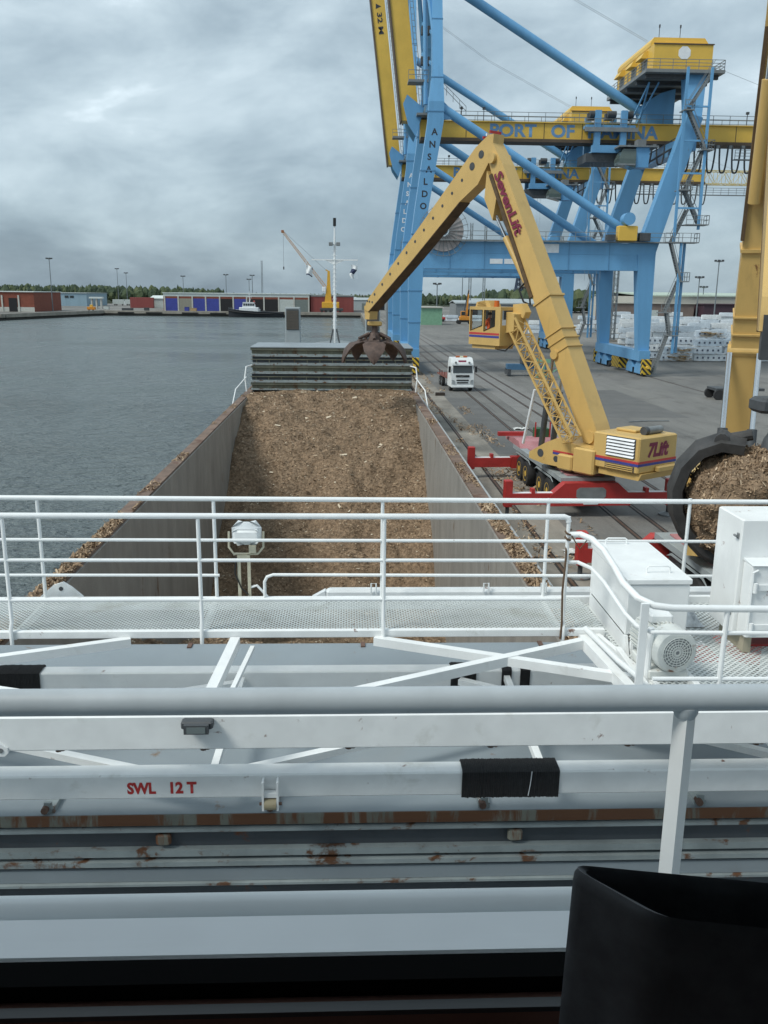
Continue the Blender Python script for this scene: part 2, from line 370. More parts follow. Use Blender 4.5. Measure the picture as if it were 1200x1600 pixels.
for y, hw in ((-16, 6.0), (-10, 6.6), (60, 6.65), (70, 6.3), (78, 4.9), (85, 2.8), (91, 0.5)): secs.append((y, hw))
prof = lambda y, hw: [(xc - hw, y, -3.4), (xc + hw, y, -3.4), (xc + hw, y, 1.25), (xc - hw, y, 1.25)]
hb.rings([[(xc - hw, y, 1.25), (xc - hw, y, -7.2), (xc + hw, y, -7.2), (xc + hw, y, 1.25)] for y, hw in secs], cap=True, closed=False)
hb.build('hull', HULL, ship, smooth=True)
hb = MB()
hb.box(-7.9, -7.15, -10, 66, 1.2, 1.26); hb.box(4.7, 5.4, -10, 66, 1.2, 1.26); hb.box(-7.15, 4.7, -10, 11.6, 1.2, 1.26)
hb.build('deck', DECKG, ship)
hb = MB(); hb.rings([[(xc - hw + 0.1, y, 5.35), (xc - hw + 0.1, y, 1.0), (xc + hw - 0.1, y, 1.0), (xc + hw - 0.1, y, 5.35)] for y, hw in ((69.8, 6.3), (78, 4.9), (85, 2.8), (91, 0.6))])
hb.build('forecastle', DECKG, ship)
for nm, a, b_ in (('coaming', -7.15, -6.85), ('coaming', 4.35, 4.70)):
    hb = MB(); hb.box(a, b_, 12, 64.4, 1.0, 3.2); hb.build(nm, COAM, ship)
    # top flange sticks out over the side, stays below
    hb = MB(); o_ = -1 if a < 0 else 1; xo = a if a < 0 else b_
    hb.box(min(xo, xo + o_ * 0.14), max(xo, xo + o_ * 0.14), 12, 70, 3.05, 3.195)
    hb.build('coaming_flange', COAM, ship)
    for k in range(22):
        y = 13 + k * 2.4; MB().prism([(xo, y, 3.04), (xo + o_ * 0.34, y, 1.3), (xo, y, 1.3)], (0, 0.02, 0)).build('coaming_stay', COAM, ship)
for xw, a in ((-6.85, -6.79), (4.29, 4.35)):
    hb = MB(); hb.box(xw, a, 12, 64.4, -6.5, 3.12); hb.build('hold_side_wall', HWALL, ship)
hb = MB(); hb.box(-6.85, 4.35, 64.4, 64.6, -6.5, 3.2); hb.build('hold_end_wall', HWALL, ship)
hb = MB(); hb.box(-6.85, 4.35, 11.6, 12, -6.5, 3.2); hb.build('hold_end_wall', HWALL, ship)
hb = MB(); hb.box(-6.85, 4.35, 12, 64.4, -6.7, -6.5); hb.build('hold_floor', HWALL, ship)
# pipe along starboard coaming and bent white grab rails at its forward end
hb = MB(); hb.path([(5.0, 12, 3.0), (5.0, 64.5, 3.0)], 0.055, 8); hb.build('deck_pipe', mat('pipe_grey', (0.42, 0.44, 0.45), 0.5, rust=0.2, rscale=1), ship, smooth=True)
for s_, x in ((-1, -7.2), (1, 4.75)):
    hb = MB(); hb.path([(x, 63.0, 3.2), (x + s_ * 0.1, 63.0, 4.2), (x + s_ * 0.02, 63.3, 4.9), (x - s_ * 0.45, 63.9, 5.0)], 0.05, 8); hb.path([(x + s_ * 0.62, 59.0, 2.2), (x + s_ * 0.45, 60.5, 3.6), (x, 63.0, 4.2)], 0.04, 8)
    hb.build('grab_rail', WHITEC, ship, smooth=True)
# forecastle ventilators
VENTG = mat('vent_grey_paint', (0.33, 0.365, 0.375), 0.55, var=0.08, scale=1)
for x in (-5.15, 1.35):
    vt = MB(); vt.chbox(x, x + 1.2, 73.6, 74.6, 5.2, 8.85, 0.04); vo = vt.build('ventilator', VENTG, ship)
    vt = MB()
    for k in range(12): vt.beam((x + 0.12, 73.56, 7.15 + k * 0.125), (x + 1.08, 73.56, 7.15 + k * 0.125), 0.05, 0.10)
    vt.build('louvre', mat('louvre_brown', (0.10, 0.085, 0.07), 0.7), vo, kind='stuff')
    vt = MB(); vt.box(x + 0.1, x + 1.1, 73.585, 73.6, 7.05, 8.7); vt.build('louvre_back', DARK, vo)
# signal mast
mo = MB(); mo.tube((-1.2, 78, 5.2), (-1.2, 78, 14.6), 0.16, 12, 0.08); mo.tube((-1.2, 78, 14.6), (-1.2, 78, 15.6), 0.07, 8, 0.05)
mst = mo.build('mast', WHITEC, ship, smooth=True)
mo = MB(); mo.tube((-1.2, 78, 15.45), (-1.2, 78, 16.1), 0.13, 10); mo.build('mast_light', BLACK, mst, smooth=True)
mo = MB(); mo.beam((-3.15, 78, 12.72), (0.75, 78, 12.72), 0.12, 0.1); mo.prism([(-2.0, 77.97, 12.67), (-0.4, 77.97, 12.67), (-1.2, 77.97, 12.3)], (0, 0.06, 0)); mo.build('yardarm', WHITEC, mst)
for x in (-1.52, -0.9):
    mo = MB(); mo.chbox(x - 0.17, x + 0.17, 77.7, 77.95, 13.85, 14.15, 0.03); mo.beam((x, 77.9, 13.95), (-1.2, 78, 13.95), 0.05, 0.05); mo.build('floodlight', GREYST, mst)
mo = MB()
for k in range(22): mo.beam((-1.42, 77.9, 5.9 + k * 0.36), (-1.0, 77.9, 5.9 + k * 0.36), 0.03, 0.03)
mo.build('rung', WHITEC, mst, kind='stuff')
for dx_, dy_ in ((-0.5, -0.3), (0.5, -0.3), (0.0, 0.6)):
    mo = MB(); mo.tube((-1.2 + dx_, 78 + dy_, 5.3), (-1.2 + dx_ * 0.3, 78 + dy_ * 0.3, 7.0), 0.06, 6); mo.build('mast_leg', DARK, mst, smooth=True)
# flags under the yardarm
FLW = mat('flag_white', (0.75, 0.77, 0.78), 0.8); FLB = mat('flag_navy', (0.03, 0.04, 0.09), 0.8)
def flag(x, z, w_, h_, label, rag):
    f = thing('signal_flag', label, 'flag', (x, 78, z - h_))
    nx, nz = 8, 8
    def gridpart(name, m, u0, u1, v0, v1):
        b = MB(); vs, fs = [], []
        for sgn in (0, 1):
            for i in range(nx + 1):
                for j in range(nz + 1):
                    u = u0 + (u1 - u0) * i / nx; v = v0 + (v1 - v0) * j / nz
                    px = x + u * w_ * (1 - rag * 0.55 * v) + rag * 0.1 * math.sin(v * 7)
                    pz = z - v * h_ - 0.12 * u * (1 - rag) + 0.06 * math.sin(u * 5)
                    vs.append((px, 78 + 0.09 * math.sin(u * 6 + v * 3) + sgn * 0.012, pz))
        q = (nx + 1) * (nz + 1)
        for i in range(nx):
            for j in range(nz):
                a = i * (nz + 1) + j
                fs.append((a, a + 1, a + nz + 2, a + nz + 1)); fs.append((q + a, q + a + nz + 1, q + a + nz + 2, q + a + 1))
        b.add(vs, fs).build(name, m, f, smooth=True)
    if rag < 0.5:
        gridpart('field', FLW, 0.0, 1, 0, 0.86); gridpart('band', FLB, 0.0, 1, 0.86, 1.0); gridpart('stripe', FLB, 0.9, 1.0, 0, 0.86)
    else:
        gridpart('field', FLW, 0.0, 1, 0.0, 0.3); gridpart('band', FLB, 0, 1, 0.3, 0.62); gridpart('tail', FLW, 0, 1, 0.62, 1.0)
    b = MB(); b.tube((x + (0 if rag < 0.5 else w_), 78, z - h_), (x + (0 if rag < 0.5 else w_), 78, 12.7), 0.012, 5); b.build('halyard', LWHT, f)
flag(-3.62, 12.25, 0.55, 0.8, 'white flag with dark edge hanging left of the ship mast', 0.1)
flag(0.15, 12.3, 0.55, 1.1, 'ragged navy and white flag hanging right of the ship mast', 0.9)

# ============================================================ hatch covers
HTOP = mat('hatch_top_grey_blue', (0.25, 0.288, 0.312), 0.5, var=0.10, scale=0.7, rust=0.15, rscale=1.7, rcol=(0.2, 0.12, 0.06), dirt=0.3, dcol=(0.27, 0.29, 0.295), dscale=0.9)
HSID = mat('hatch_side_green_grey', (0.15, 0.155, 0.115), 0.65, var=0.3, scale=1.2, rust=0.35, rscale=1.0, rcol=(0.12, 0.075, 0.04), streak=(1, 1, 0.5), dirt=0.3, dcol=(0.07, 0.07, 0.06))
HRUST = mat('hatch_edge_rusted', (0.20, 0.20, 0.165), 0.7, var=0.25, scale=2.0, rust=0.70, rscale=3.4, rcol=(0.155, 0.066, 0.03), streak=(1, 1, 0.15), dirt=.4, dcol=(.15,.10,.065), dscale=6, bump=0.3, bscale=20, bdist=.004)
HDARK = mat('hatch_web_dark_grey', (0.06, 0.07, 0.08), 0.65, var=0.2, scale=1.5, rust=0.22, rscale=1.5)
HLIP = mat('hatch_lip_chipped', (0.27, 0.31, 0.315), 0.6, var=0.2, scale=2.5, rust=0.34, rscale=3.0, rcol=(0.13, 0.06, 0.03), dirt=0.3, dcol=(0.14, 0.12, 0.1), dscale=3)
far_lab = ['topmost hatch cover of the forward stack, flat pale top under the grab', 'second hatch cover from the top of the forward stack', 'middle hatch cover of the forward stack behind the chips', 'fourth hatch cover from the top of the forward stack', 'lowest hatch cover of the forward stack, resting on the coaming']
for k in range(5):
    z0 = 3.22 + (4 - k) * 0.61; jx = rnd.uniform(-0.06, 0.06); jy = rnd.uniform(-0.05, 0.05)
    h = thing('hatch_cover', far_lab[k], 'hatch cover', (-1.2, 66.5, z0), 'hatch covers stacked at the bow end')
    x0, x1, y0, y1 = -6.95 + jx, 4.6 + jx, 63.75 + jy, 69.6 + jy
    b = MB(); b.chbox(x0, x1, y0, y1, z0 + 0.53, z0 + 0.60, 0.01); b.build('top_plate', HTOP if k == 0 else HLIP, h)
    b = MB(); b.box(x0 + 0.10, x1 - 0.10, y0 + 0.18, y1 - 0.18, z0 + 0.1, z0 + 0.53); b.build('side_web', HSID if k % 2 == 0 else HDARK, h)
    b = MB(); b.box(x0 + 0.03, x1 - 0.03, y0 + 0.06, y1 - 0.06, z0 + 0.0, z0 + 0.1); b.build('bottom_flange', HLIP, h)
    b = MB(); b.box(x0 + 0.02, x1 - 0.02, y0 + 0.05, y0 + 0.17, z0 + (0.30 if k % 2 else 0.36), z0 + (0.36 if k % 2 else 0.52)); b.build('edge_bar', HSID, h)
    for i in range(13):
        x = x0 + 0.4 + i * (x1 - x0 - 0.8) / 12
        b = MB(); b.box(x - 0.03, x + 0.03, y0 + 0.08, y0 + 0.18, z0 + 0.1, z0 + 0.3); b.build('stiffener', HSID, h)
near_lab = ['topmost hatch cover of the near stack, under the white lifting beams', 'second hatch cover of the near stack with chipped pale lip', 'lowest visible hatch cover nearest the bridge, projecting below the rust line']
zz = [(5.22, 4.70, 7.47), (4.66, 4.15, 7.44), (4.11, 3.24, 7.40)]
for k in range(3):
    z1, z0, yn = zz[k]
    h = thing('hatch_cover', near_lab[k], 'hatch cover', (-1.2, 9.6, z0), 'hatch covers stacked below the bridge')
    x0, x1 = -6.95, 4.6; yf = 11.65
    b = MB(); b.box(x0, x1, yn + 0.012, yf, z1 - 0.10, z1); b.build('top_plate', HTOP, h)
    b = MB(); b.box(x0, x1, yn, yn + 0.011, z1 - (0.115 if k == 0 else 0.135), z1 - 0.004); b.build('edge_strip', HRUST if k == 0 else HTOP, h)
    b = MB(); b.box(x0, x1, yn - 0.035, yn + 0.05, z1 - 0.165, z1 - 0.14); b.build('ledge', HLIP, h)
    b = MB(); b.box(x0 + 0.02, x1 - 0.02, yn + 0.045, yf - 0.1, z0 + 0.02, z1 - 0.10); b.build('side_web', HDARK, h)
    b = MB(); b.box(x0, x1, yn - 0.03, yn + 0.043, z0 + 0.09, z0 + 0.16); b.build('lower_lip', HLIP, h)
    b = MB(); b.box(x0, x1, yn - 0.055, yn + 0.043, z0, z0 + 0.05); b.build('lower_lip', HLIP, h)
    if k == 0:
        for x in (-5.0, -2.82, 1.3, 3.4, -0.72):
            b = MB(); b.box(x - 0.055, x + 0.055, 7.52, 7.78, 5.2, 5.27); b.beam((x, 7.53, 5.21), (x, 7.53, 5.33), 0.07, 0.03)
            lo = b.build('lashing_lug', HLIP, h); b = MB(); b.tube((x - 0.02, 7.47, 5.27), (x - 0.02, 7.55, 5.27), 0.035, 8); b.build('pin', RUSTY, lo, smooth=True)
        for x in (-1.25, -1.0, 1.55, 1.8):
            b = MB(); b.path([(x - 0.1, 8.25, 5.21), (x - 0.1, 8.1, 5.22), (x - 0.06, 8.05, 5.22), (x + 0.06, 8.05, 5.22), (x + 0.1, 8.1, 5.22), (x + 0.1, 8.25, 5.21)], 0.016, 6); b.build('grip_ring', HLIP, h, smooth=True)
        for x in (-5.6, -2.2, 0.2, 2.7):
            b = MB(); b.box(x - 0.03, x + 0.03, 11.5, 11.66, 5.2, 5.24); b.build('cleat', RUSTY, h)
    if k == 0:
        for x in (-4.6, -1.75, 1.6):
            b = MB(); b.chbox(x - 0.07, x + 0.07, yn - 0.03, yn + 0.04, z1 - 0.32, z1 - 0.2, 0.02); b.build('stop_block', HRUST, h)

# ============================================================ wood chips
def vnoise(n, seed):
    r = np.random.RandomState(seed); g_ = r.rand(n + 2, n + 2); g_[n:, :] = g_[:2, :]; g_[:, n:] = g_[:, :2]
    def f(x, y):
        x = np.mod(x, n); y = np.mod(y, n); i = x.astype(int); j = y.astype(int); u = x - i; v = y - j
        u = u * u * (3 - 2 * u); v = v * v * (3 - 2 * v)
        return (g_[i, j] * (1 - u) + g_[i + 1, j] * u) * (1 - v) + (g_[i, j + 1] * (1 - u) + g_[i + 1, j + 1] * u) * v - 0.5
    return f
vn = [vnoise(97, s) for s in range(5)]
PY = np.array([12, 18, 21, 24, 30, 36, 41, 43, 45, 47.2, 49.2, 51.2, 53.4, 55.2, 57.2, 59, 61, 64.5])
PZ = np.array([1.6, 1.3, 0.8, 0.1, -2.6, -4.9, -4.7, -3.9, -2.4, -1.5, -0.5, 0.7, 1.5, 2.1, 2.75, 3.1, 3.2, 3.1])
def chip_h(x, y):
    sh = (x + 6.85) / 11.2 * 1.6 + 0.9 * vn[0](x * 0.35 + 5, y * 0.2 + 9)
    b = np.interp(y + sh, PY, PZ)
    e = np.minimum(x + 6.85, 4.35 - x)
    b = b + 0.9 * vn[1](x * 0.5, y * 0.5) * np.clip(e, 0.15, 1) + 0.55 * vn[2](x * 1.1, y * 1.1) + 0.26 * vn[3](x * 2.6, y * 2.6) + 0.12 * vn[4](x * 7, y * 7)
    return np.minimum(b, 3.3 + 0.1 * vn[3](x * 2, y * 2))
def chip_mat():
    m = bpy.data.materials.new('wood_chips'); m.use_nodes = True; t = m.node_tree; b = t.nodes['Principled BSDF']; b.inputs['Roughness'].default_value = 0.85
    ge = t.nodes.new('ShaderNodeNewGeometry'); r = t.nodes.new('ShaderNodeValToRGB'); t.links.new(ge.outputs['Random Per Island'], r.inputs[0])
    e = r.color_ramp.elements; e[0].position = 0; e[0].color = (0.158, 0.102, 0.060, 1); e[1].position = 1.0; e[1].color = (0.651, 0.521, 0.388, 1)
    for p_, c_ in ((0.35, (0.257, 0.172, 0.105, 1)), (0.7, (0.347, 0.241, 0.150, 1)), (0.93, (0.462, 0.336, 0.218, 1)), (0.975, (0.609, 0.471, 0.320, 1))):
        x = e.new(p_); x.color = c_
    t.links.new(r.outputs[0], b.inputs['Base Color'])
    return m
CHIPM = chip_mat()
BEDM = mat('chip_bed', (0.245, 0.17, 0.108), 0.9, var=0.5, scale=6, dirt=0.45, dcol=(0.12, 0.078, 0.046), dscale=2.5, bump=1.0, bscale=16, bdist=.05)
def flakes(P, size, seed, name, parent=None, elong=(1.5, 4.0), tilt=0.7, thick=0.2):
    # little bent slivers of wood: two quads meeting in a ridge
    r = np.random.RandomState(seed); n = len(P)
    a = r.rand(n) * 2 * np.pi; tl = (r.rand(n) - 0.3) * tilt * 2; ro = (r.rand(n) - 0.5) * 1.6
    s = size * np.exp(r.randn(n) * 0.42); ln = s * r.uniform(elong[0], elong[1], n) * 0.5; wd = s * 0.5
    d = np.stack([np.cos(a) * np.cos(tl), np.sin(a) * np.cos(tl), np.sin(tl)], 1)
    sd = np.stack([-np.sin(a) * np.cos(ro), np.cos(a) * np.cos(ro), np.sin(ro)], 1)
    nr = np.cross(d, sd)
    c = P + np.array([0, 0, 1]) * (np.abs(ln * np.sin(tl))[:, None] * 0.6 + size * 0.2)
    L_ = ln[:, None]; W_ = wd[:, None]
    v = np.stack([c - d * L_ - sd * W_, c - d * L_ * 0.9 + nr * W_ * thick, c - d * L_ + sd * W_, c + d * L_ - sd * W_ * 0.7, c + d * L_ * 1.05 + nr * W_ * thick, c + d * L_ + sd * W_ * 0.8], 1).reshape(-1, 3)
    k = np.arange(n)[:, None] * 6
    f = np.concatenate([k + np.array([[0, 1, 4, 3]]), k + np.array([[1, 2, 5, 4]])], 1).reshape(-1, 4)
    me = bpy.data.meshes.new(name)
    me.vertices.add(len(v)); me.vertices.foreach_set('co', v.ravel()); me.loops.add(f.size); me.loops.foreach_set('vertex_index', f.ravel())
    me.polygons.add(len(f)); me.polygons.foreach_set('loop_start', np.arange(len(f)) * 4); me.update(calc_edges=True); me.validate()
    me.materials.append(CHIPM)
    o = bpy.data.objects.new(name, me); COL.objects.link(o); o['kind'] = 'stuff'
    if parent: o.parent = parent
    return o
xs = np.linspace(-6.84, 4.34, 90); ys = np.arange(12.05, 64.4, 0.16)
X, Y = np.meshgrid(xs, ys); Z = chip_h(X, Y)
nx_ = len(xs)
cb_ = MB(); cb_.v = list(zip(X.ravel().tolist(), Y.ravel().tolist(), Z.ravel().tolist()))
cb_.f = [(j * nx_ + i, j * nx_ + i + 1, (j + 1) * nx_ + i + 1, (j + 1) * nx_ + i) for j in range(len(ys) - 1) for i in range(nx_ - 1)]
heap = cb_.build('wood_chip_heap', BEDM, smooth=True, ang=180); heap['kind'] = 'stuff'; tag(heap, 'brown wood chips heaped in the open cargo hold', 'wood chips')
rs_ = np.random.RandomState(3)
n_ = 300000
fy = 20 + (64.2 - 20) * rs_.rand(n_); fx = -6.8 + 11.1 * rs_.rand(n_)
fz = chip_h(fx, fy)
fl = flakes(np.stack([fx, fy, fz + 0.0], 1), 0.019, 5, 'loose_chips', heap, tilt=.42)
px_ = -6.7 + 10.9 * rs_.rand(1500); py_ = 21 + 43 * rs_.rand(1500)
pale = flakes(np.stack([px_, py_, chip_h(px_, py_) + .015], 1), 0.05, 31, 'pale_chips', heap, elong=(1.2, 2.4), tilt=.4)
pale.data.materials.clear(); pale.data.materials.append(mat('pale_sapwood', (.62, .53, .40), .8, var=.2))
# chips spilled along both coaming tops, thicker towards us
pts = []
for a, b_ in ((-7.25, -6.86), (4.36, 4.82)):
    m_ = 13000; y = 13 + 50 * rs_.rand(m_) ** 1.6; x = a + (b_ - a) * rs_.rand(m_)
    u = (x - a) / (b_ - a); heapz = np.where(y < 30, 0.14 * np.sin(np.pi * u) * np.clip((30 - y) / 12, 0, 1), 0) * (0.6 + 1.2 * (vn[1](y * 0.8, x) + 0.5))
    keep = (rs_.rand(m_) < np.where(y < 30, 1.0, 0.35)) & (vn[2](y * 0.7, x * 0.5 + 3) > np.where(y < 27, -0.4, 0.08))
    pts.append(np.stack([x, y, 3.205 + heapz * rs_.rand(m_)], 1)[keep])
sp = flakes(np.concatenate(pts), 0.030, 9, 'spilled_chips'); tag(sp, 'loose wood chips lying along the coaming tops', 'wood chips')
m_ = 14000; y = 24 + 110 * rs_.rand(m_) ** 1.3; x = 6.1 + 4.6 * rs_.rand(m_)
keep = (vn[3](x * 1.4, y * 0.18) + 0.35 * vn[2](x * 3, y * 1.1) > 0.03 + 0.05 * np.abs(x - 8))
sp = flakes(np.stack([x, y, np.full(m_, 0.03)], 1)[keep], 0.045, 12, 'spilled_chips'); tag(sp, 'wood chips scattered along the quay edge beside the ship', 'wood chips')
# ============================================================ bridge we look out of, and its front rail
BRW = mat('bridge_interior_dark', (0.022, 0.018, 0.016), 0.6, var=0.3, scale=3)
WOOD = mat('dark_stained_wood', (0.2, 0.1, 0.075), 0.7, spec=.2, var=0.4, scale=6, streak=(0.3, 3, 3))
GASK = mat('black_window_rubber', (0.006, 0.006, 0.006), 0.9, spec=0.05)
wh = thing('wheelhouse', 'white ship bridge front with dark interior sill below the window', 'wheelhouse', (0, 0, 8.0))
b = MB(); b.box(-4, 4, -3, 0.70, 7.9, 8.0); b.build('floor', BRW, wh)
b = MB(); b.box(-4, 4, -3, 0.86, 11.0, 11.1); b.build('ceiling', BRW, wh)
b = MB(); b.box(-4, 4, -3.1, -3.0, 8, 11); b.build('rear_wall', BRW, wh)
for x in (-4.1, 4.0):  # side walls left open mid-height, out of view, to let daylight onto holder and sill
    b = MB(); b.box(x, x + 0.1, -3, 0.755, 8, 9.3); b.build('side_wall', BRW, wh); b = MB(); b.box(x, x + 0.1, -3, 0.755, 10.6, 10.999); b.build('side_wall', BRW, wh)
    for yy in (-2.9, -1.2, 0.64): b = MB(); b.box(x, x + 0.1, yy, yy + 0.1, 9.301, 10.599); b.build('unseen_side_window_post', BRW, wh)
b = MB(); b.box(-4, 4, 0.76, 0.857, 8.0, 9.315); b.build('front_wall', WHITE, wh)
b = MB(); b.box(-4, 4, 0.76, 0.86, 10.75, 11.0); b.build('front_wall', WHITE, wh)
b = MB(); b.box(-4, 4, 0.30, 0.70, 9.20, 9.24); b.build('window_shelf', WOOD, wh)
b = MB(); b.box(-4, 4, 0.7005, 0.725, 8.5, 9.335); b.build('window_lining', WOOD, wh)
b = MB(); b.box(-4, 4, 0.726, 0.759, 8.9, 9.352); b.build('window_lining', GASK, wh)
b = MB(); b.box(-4, 4, 0.7, 0.712, 9.3355, 9.341); b.build('lining_bead', mat('bead_grey', (0.06, 0.06, 0.06), 0.4), wh)
b = MB(); b.box(-4, 4, 0.8585, 0.955, 9.19, 9.237); b.build('outer_sill', mat('sill_grey_blue_rusty', (.5, .56, .6), .5, var=.08, scale=5, rust=.22, rscale=7), wh)
b = MB(); b.box(-4, 4, 0.80, 0.858, 9.29, 9.322); b.build('outer_sill_lip', mat('sill_white_paint', (.86, .87, .87), .5, var=.04, scale=6, rust=.05, rscale=9), wh)
b = MB(); b.path([(-4, 0.975, 9.243), (4, 0.975, 9.243)], 0.018, 12); b.build('sill_pipe', WHITE, wh, smooth=True)
for x in (-3.6, 2.9):
    b = MB(); b.box(x, x + 0.12, 0.765, 0.855, 9.33, 10.75); b.build('window_post', WHITE, wh)
win = MB(); win.box(-3.48, 2.9, 0.79, 0.796, 9.323, 10.75)
gm = bpy.data.materials.new('bridge_window_glass'); gm.use_nodes = True; t = gm.node_tree
for n in list(t.nodes): t.nodes.remove(n)
go = t.nodes.new('ShaderNodeOutputMaterial'); tr = t.nodes.new('ShaderNodeBsdfTransparent'); tr.inputs[0].default_value = (0.975, 0.99, 0.985, 1)
gl = t.nodes.new('ShaderNodeBsdfGlossy'); gl.inputs['Roughness'].default_value = 0.0; mxs = t.nodes.new('ShaderNodeMixShader'); lw = t.nodes.new('ShaderNodeLayerWeight'); pw = t.nodes.new('ShaderNodeMath'); pw.operation = 'POWER'; pw.inputs[1].default_value = 4.0; t.links.new(lw.outputs['Facing'], pw.inputs[0]); fr = t.nodes.new('ShaderNodeMath'); fr.operation = 'MULTIPLY_ADD'; fr.inputs[1].default_value = 0.5; fr.inputs[2].default_value = 0.015; t.links.new(pw.outputs[0], fr.inputs[0])
t.links.new(fr.outputs[0], mxs.inputs[0]); t.links.new(tr.outputs[0], mxs.inputs[1]); t.links.new(gl.outputs[0], mxs.inputs[2]); t.links.new(mxs.outputs[0], go.inputs[0])
win.build('window_pane', gm, wh)
for x in (-4.06, 4.05):  # glazing of the unseen side openings added to brighten the interior
    for ya, yb in ((-2.8, -1.2), (-1.1, 0.64)): MB().box(x, x + 0.006, ya, yb, 9.301, 10.599).build('unseen_side_window_pane', gm, wh)
b = MB(); b.box(-6.8, 5.0, -9, 1.95, 3.2, 7.7); b.build('house_front', WHITE, wh)
b = MB(); b.box(-6.8, 5.2, 0.87, 2.05, 7.7, 7.9); b.build('front_gallery', DECKG, wh)
# front gallery rail
fr_ = thing('bridge_rail', 'thick pale grey bridge handrail with square post in the foreground', 'railing', (0, 1.9, 7.9))
b = MB(); b.path([(-4, 1.9, 9.078), (-2, 1.9, 9.08), (0, 1.9, 9.078), (2, 1.9, 9.078), (5, 1.9, 9.078)], 0.0315, 20); b.build('top_rail', GREYP, fr_, smooth=True)
for x in (-2.9, -1.05, 0.80, 2.65):
    c = 0.0245
    b = MB(); b.rings([[(x - c, 1.9 + 0.008, z), (x - 0.004, 1.9 - c, z), (x + c, 1.9 - 0.004, z), (x + 0.004, 1.9 + c, z)] for z in (7.9, 9.03, 9.068)])
    b.build('post', WHITE, fr_)
    b = MB(); b.lathe((x, 1.9, 9.03), (0, 0, 1), [(0, 0.0235), (0.012, 0.029), (0.03, 0.03)], 14); b.build('weld_collar', GREYP, fr_, smooth=True)
b = MB(); b.path([(-4, 1.9, 8.2), (5, 1.9, 8.2)], 0.02, 10); b.build('lower_rail', GREYP, fr_, smooth=True)
# black plastic holder on the sill
PLB = mat('black_plastic_holder', (0.10, 0.102, 0.108), 0.45, var=0.3, scale=20, bump=0.25, bscale=300, bdist=.0005)
hd = thing('plastic_holder', 'open black plastic holder standing at the right of the window sill', 'holder', (0.3, 0.6, 9.2))
P4 = [(0.182, 0.655), (0.238, 0.585), (0.46, 0.545), (0.43, 0.61)]
def inset(poly, d):
    c = Vector((sum(p[0] for p in poly) / 4, sum(p[1] for p in poly) / 4)); return [tuple(Vector(p) + (c - Vector(p)).normalized() * d) for p in poly]
def rounded(poly, r, n=5):
    o_ = []
    for i, p in enumerate(poly):
        p = Vector(p); a = (Vector(poly[i - 1]) - p).normalized(); c = (Vector(poly[(i + 1) % 4]) - p).normalized()
        for k in range(n + 1):
            t_ = k / n; q = p + a * r * (1 - t_) ** 2 + c * r * t_ ** 2; o_.append((q.x, q.y))
    return o_
o1 = rounded(P4, 0.022); i1 = rounded(inset(P4, 0.012), 0.018); im = rounded(inset(P4, 0.004), 0.02)
def sc_(poly, z, k=1.0):
    cx_, cy_ = 0.33, 0.59; return [(cx_ + (x - cx_) * k, cy_ + (y - cy_) * k, z) for x, y in poly]
b = MB(); b.rings([sc_(o1, 9.2, 1.05), sc_(o1, 9.518), sc_(o1, 9.526, 0.995), sc_(im, 9.530), sc_(i1, 9.527), sc_(i1, 9.515, 0.99), sc_(i1, 9.215, 1.0)]); b.build('shell', PLB, hd, smooth=True)

# ============================================================ hatch gantry spanning the hold
ga = thing('hatch_gantry', 'white steel hatch cover gantry with grating walkway and SWL 12 T marking', 'gantry', (-1.2, 8.5, 3.2))
def part(mb, name, m=WHITE, parent=None, smooth=False, kind=None): return mb.build(name, m, parent or ga, smooth=smooth, kind=kind)
part(MB().chbox(-7.6, 2.76, 8.85, 8.91, 6.435, 6.515, 0.006), 'walkway_beam')
part(MB().chbox(-7.6, 5.2, 9.86, 9.92, 6.38, 6.53, 0.006), 'walkway_beam')
GRT = mat('grating_white_paint', (0.66, 0.69, 0.675), 0.5, var=0.12, scale=2, dirt=0.35, dcol=(0.42, 0.42, 0.36), dscale=1.4, rust=0.08, rscale=6)
def grating(x0, x1, y0, y1, z, pitch=0.058, wdt=0.0095):
    gb = MB(); n = int((x1 - x0 + (y1 - y0)) / pitch) + 2
    for sgn in (1, -1):
        for k in range(-2, n):
            # lines x = xs + sgn*slope*(y-y0), clipped to rectangle
            sl_ = 1.05; xs_ = x0 + k * pitch if sgn > 0 else x0 + k * pitch
            xa, xb = (xs_ - (y1 - y0) * sl_, xs_) if sgn > 0 else (xs_, xs_ - (y1 - y0) * sl_)
            ya, yb = y0, y1
            def clip(xa, ya, xb, yb):
                if max(xa, xb) <= x0 or min(xa, xb) >= x1: return None
                P = [(xa, ya), (xb, yb)]
                for lim, s in ((x0, 1), (x1, -1)):
                    for i in (0, 1):
                        a, c = P[i], P[1 - i]
                        if (a[0] - lim) * s < 0:
                            t_ = (lim - a[0]) / (c[0] - a[0]); P[i] = (lim, a[1] + (c[1] - a[1]) * t_)
                return P
            P = clip(xa, ya, xb, yb)
            if P: gb.beam((P[0][0], P[0][1], z + (0.002 if sgn > 0 else 0)), (P[1][0], P[1][1], z + (0.002 if sgn > 0 else 0)), wdt, 0.006)
    return gb
part(grating(-7.5, 2.74, 8.912, 9.858, 6.505), 'grating', GRT, kind='stuff')
part(grating(2.78, 5.2, 7.42, 9.858, 6.44, 0.075, 0.017), 'grating', GRT, kind='stuff')
for x in (-5.4, -3.53, -1.56, 0.37, 2.3):
    part(MB().box(x - 0.02, x + 0.02, 8.912, 9.858, 6.40, 6.48), 'bearer')
for x in (3.2, 3.9, 4.6): part(MB().box(x - 0.025, x + 0.025, 7.46, 9.858, 6.33, 6.42), 'bearer')
part(MB().chbox(2.76, 5.2, 7.36, 7.42, 6.33, 6.46, 0.006), 'walkway_beam')
